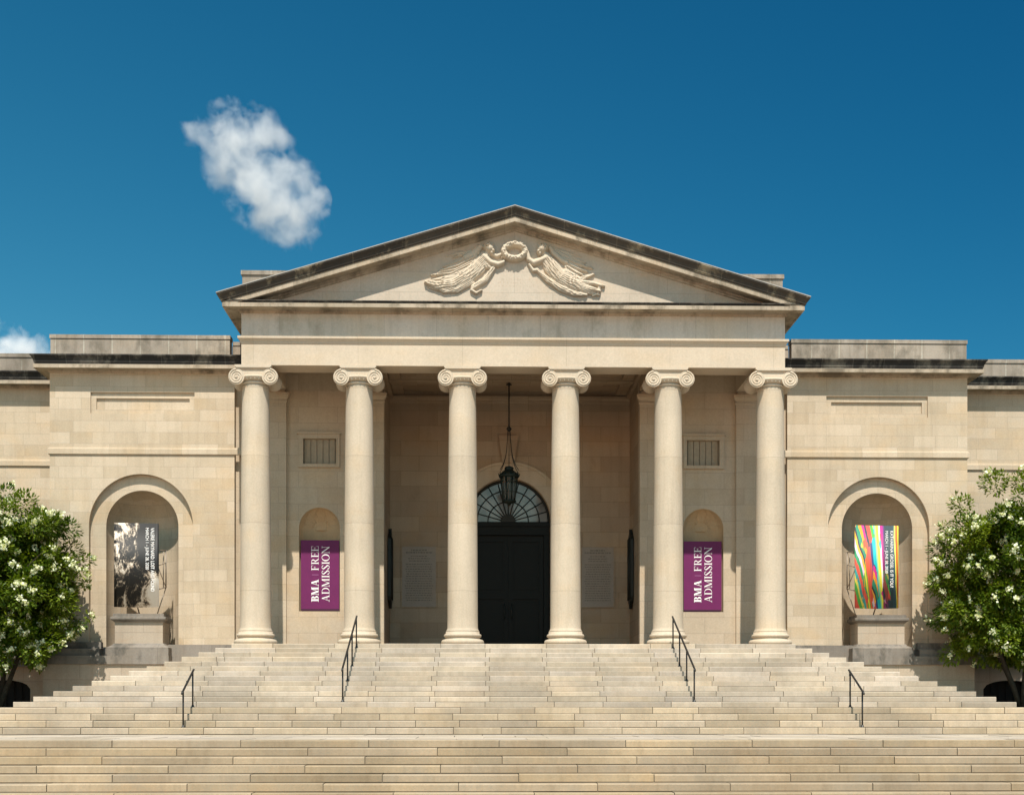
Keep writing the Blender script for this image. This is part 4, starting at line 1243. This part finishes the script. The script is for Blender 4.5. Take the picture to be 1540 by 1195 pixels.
# ------------------------------------------------------------------ clouds
CAM = Vector((-1.03, -41, -1.975)); TH = R(1.35); FPX = 2035.0
def cloud(name, label, dist, blobs, dens, seed):
    """blobs: (px, py, r_px, depth factor) measured in the photo, given real size at distance dist"""
    fw_v = Vector((math.sin(TH), math.cos(TH), 0)); rt = Vector((math.cos(TH), -math.sin(TH), 0))
    pb = []
    for (px, py, rp, dd) in blobs:
        k = dist / FPX
        pb.append((CAM + fw_v * (dist + dd * k) + rt * ((px - 770) * k) + Vector((0, 0, (1068 - py) * k)), rp * k))
    bm = bmesh.new()
    for p, r in pb:
        g_ = bmesh.ops.create_icosphere(bm, subdivisions=3, radius=r * 1.27)
        bmesh.ops.translate(bm, verts=g_['verts'], vec=p)
    me = bpy.data.meshes.new(name); bm.to_mesh(me); bm.free()
    o = bpy.data.objects.new(name, me); COL.objects.link(o)
    md = o.modifiers.new('Remesh', 'REMESH'); md.mode = 'VOXEL'; md.voxel_size = dist * 8 / FPX
    tag(o, label, 'cloud')
    m = bpy.data.materials.new(name + '_vapour'); m.use_nodes = True; nt = m.node_tree
    for n in list(nt.nodes):
        if n.type != 'OUTPUT_MATERIAL': nt.nodes.remove(n)
    out = nt.nodes['Material Output']
    g_ = N(nt, 'NewGeometry'); pos = g_.outputs['Position']
    wn = N(nt, 'TexNoise'); wn.inputs['Scale'].default_value = FPX / dist / 42; wn.inputs['Detail'].default_value = 3
    L(nt, pos, wn.inputs['Vector'])
    k = dist / FPX
    off = N(nt, 'VectorMath', operation='MULTIPLY_ADD'); L(nt, wn.outputs['Color'], off.inputs[0])
    off.inputs[1].default_value = (36 * k,) * 3; off.inputs[2].default_value = (-18 * k,) * 3
    ad = N(nt, 'VectorMath', operation='ADD'); L(nt, pos, ad.inputs[0]); L(nt, off.outputs[0], ad.inputs[1])
    acc = None
    for p, r in pb:
        dn = N(nt, 'VectorMath', operation='DISTANCE'); L(nt, ad.outputs[0], dn.inputs[0]); dn.inputs[1].default_value = p
        q = math_n(nt, 'SUBTRACT', 1.0, math_n(nt, 'DIVIDE', dn.outputs['Value'], r))
        acc = q if acc is None else math_n(nt, 'MAXIMUM', acc, q)
    nz = noise_n(nt, pos, FPX / dist / 34, 9, .60, .4)
    acc = math_n(nt, 'SUBTRACT', acc, .04)
    f = math_n(nt, 'ADD', acc, math_n(nt, 'MULTIPLY', math_n(nt, 'SUBTRACT', nz, .525), 2.9))
    f = math_n(nt, 'MULTIPLY', f, 1.15, True)
    f = math_n(nt, 'MULTIPLY', f, dens)
    vs = N(nt, 'VolumeScatter'); vs.inputs['Color'].default_value = (1, 1, 1, 1); vs.inputs['Anisotropy'].default_value = 0
    L(nt, f, vs.inputs['Density'])
    L(nt, vs.outputs[0], out.inputs['Volume'])
    me.materials.append(m)
    return o
cloud('cloud', 'ragged white wisp of cloud drifting above the left slope of the pediment', 700,
      [(350, 210, 52, 0), (395, 205, 42, 8), (305, 205, 26, -5), (370, 250, 52, 5), (390, 290, 52, -5), (425, 320, 50, 0), (450, 268, 30, 5),
       (446, 326, 38, -4), (405, 318, 42, 6), (442, 352, 30, 0), (464, 300, 28, 3), (425, 265, 40, 0), (335, 255, 34, 0), (288, 196, 18, 0), (474, 318, 20, 0), (482, 296, 15, 0)], .075, 1)
cloud('cloud', 'bright white cumulus low on the left behind the parapet', 900,
      [(15, 520, 30, 0), (45, 530, 28, 5), (-25, 520, 40, 0), (10, 560, 50, 0), (60, 570, 36, 0), (-60, 550, 60, 0)], .12, 2)

# ------------------------------------------------------------------ light, sky, camera
SUN_EL = 59.0
sd = bpy.data.lights.new('sun', 'SUN'); sd.energy = 4.8; sd.angle = R(.5); sd.color = (1.0, .94, .84)
so = bpy.data.objects.new('sun', sd); COL.objects.link(so); so.rotation_euler = (R(90 - SUN_EL), 0, R(-.3))
so.location = (0, -30, 40)
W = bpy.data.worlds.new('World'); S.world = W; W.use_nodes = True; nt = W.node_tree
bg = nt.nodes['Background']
sky = nt.nodes.new('ShaderNodeTexSky'); sky.sky_type = 'NISHITA'; sky.sun_disc = False
sky.sun_elevation = R(SUN_EL); sky.sun_rotation = R(180); sky.air_density = 1.0; sky.dust_density = .4; sky.ozone_density = 2.0; sky.altitude = 100
sep = N(nt, 'SeparateColor'); L(nt, sky.outputs[0], sep.inputs[0]); cmb = N(nt, 'CombineColor')
tcw = N(nt, 'TexCoord'); sxw = N(nt, 'SeparateXYZ'); L(nt, tcw.outputs['Generated'], sxw.inputs[0])
for i, (pw, kk, sl, fill_) in enumerate(((2.44, .0686, 1.3, 2.9), (1.33, .517, .5, 1.65), (1.153, .660, .28, 1.05))):   # deepen the clear summer blue
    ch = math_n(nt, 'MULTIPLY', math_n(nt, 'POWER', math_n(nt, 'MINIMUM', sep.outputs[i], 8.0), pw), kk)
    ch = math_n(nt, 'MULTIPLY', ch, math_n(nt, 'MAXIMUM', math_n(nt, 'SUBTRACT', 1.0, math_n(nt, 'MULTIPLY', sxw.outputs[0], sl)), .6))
    ch = math_n(nt, 'MULTIPLY', ch, math_n(nt, 'ADD', 1.0, math_n(nt, 'MULTIPLY', math_n(nt, 'MAXIMUM', math_n(nt, 'MULTIPLY', sxw.outputs[1], -1.0), 0.0), fill_)))   # sky behind the camera brightened, added as warm fill for the shaded porch
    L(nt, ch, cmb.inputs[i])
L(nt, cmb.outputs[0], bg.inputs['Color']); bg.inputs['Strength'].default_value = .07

cd = bpy.data.cameras.new('camera'); cd.sensor_fit = 'HORIZONTAL'; cd.sensor_width = 36
cd.lens = 36 * 2035 / 1540; cd.shift_y = (1068 - 597.5) / 1540; cd.shift_x = 0
cd.clip_start = .1; cd.clip_end = 5000
co = bpy.data.objects.new('camera', cd); COL.objects.link(co)
co.location = (-1.03, -41, -1.975); co.rotation_euler = (R(90), 0, -TH)
S.camera = co
S.view_settings.view_transform = 'Standard'; S.view_settings.look = 'None'; S.view_settings.gamma = 1
S.view_settings.use_curve_mapping = False; S.view_settings.exposure = .52
S.cycles.volume_bounces = 6; S.cycles.max_bounces = 12; S.cycles.diffuse_bounces = 5
S.cycles.volume_step_rate = 1.0
S.cycles.use_denoising = True
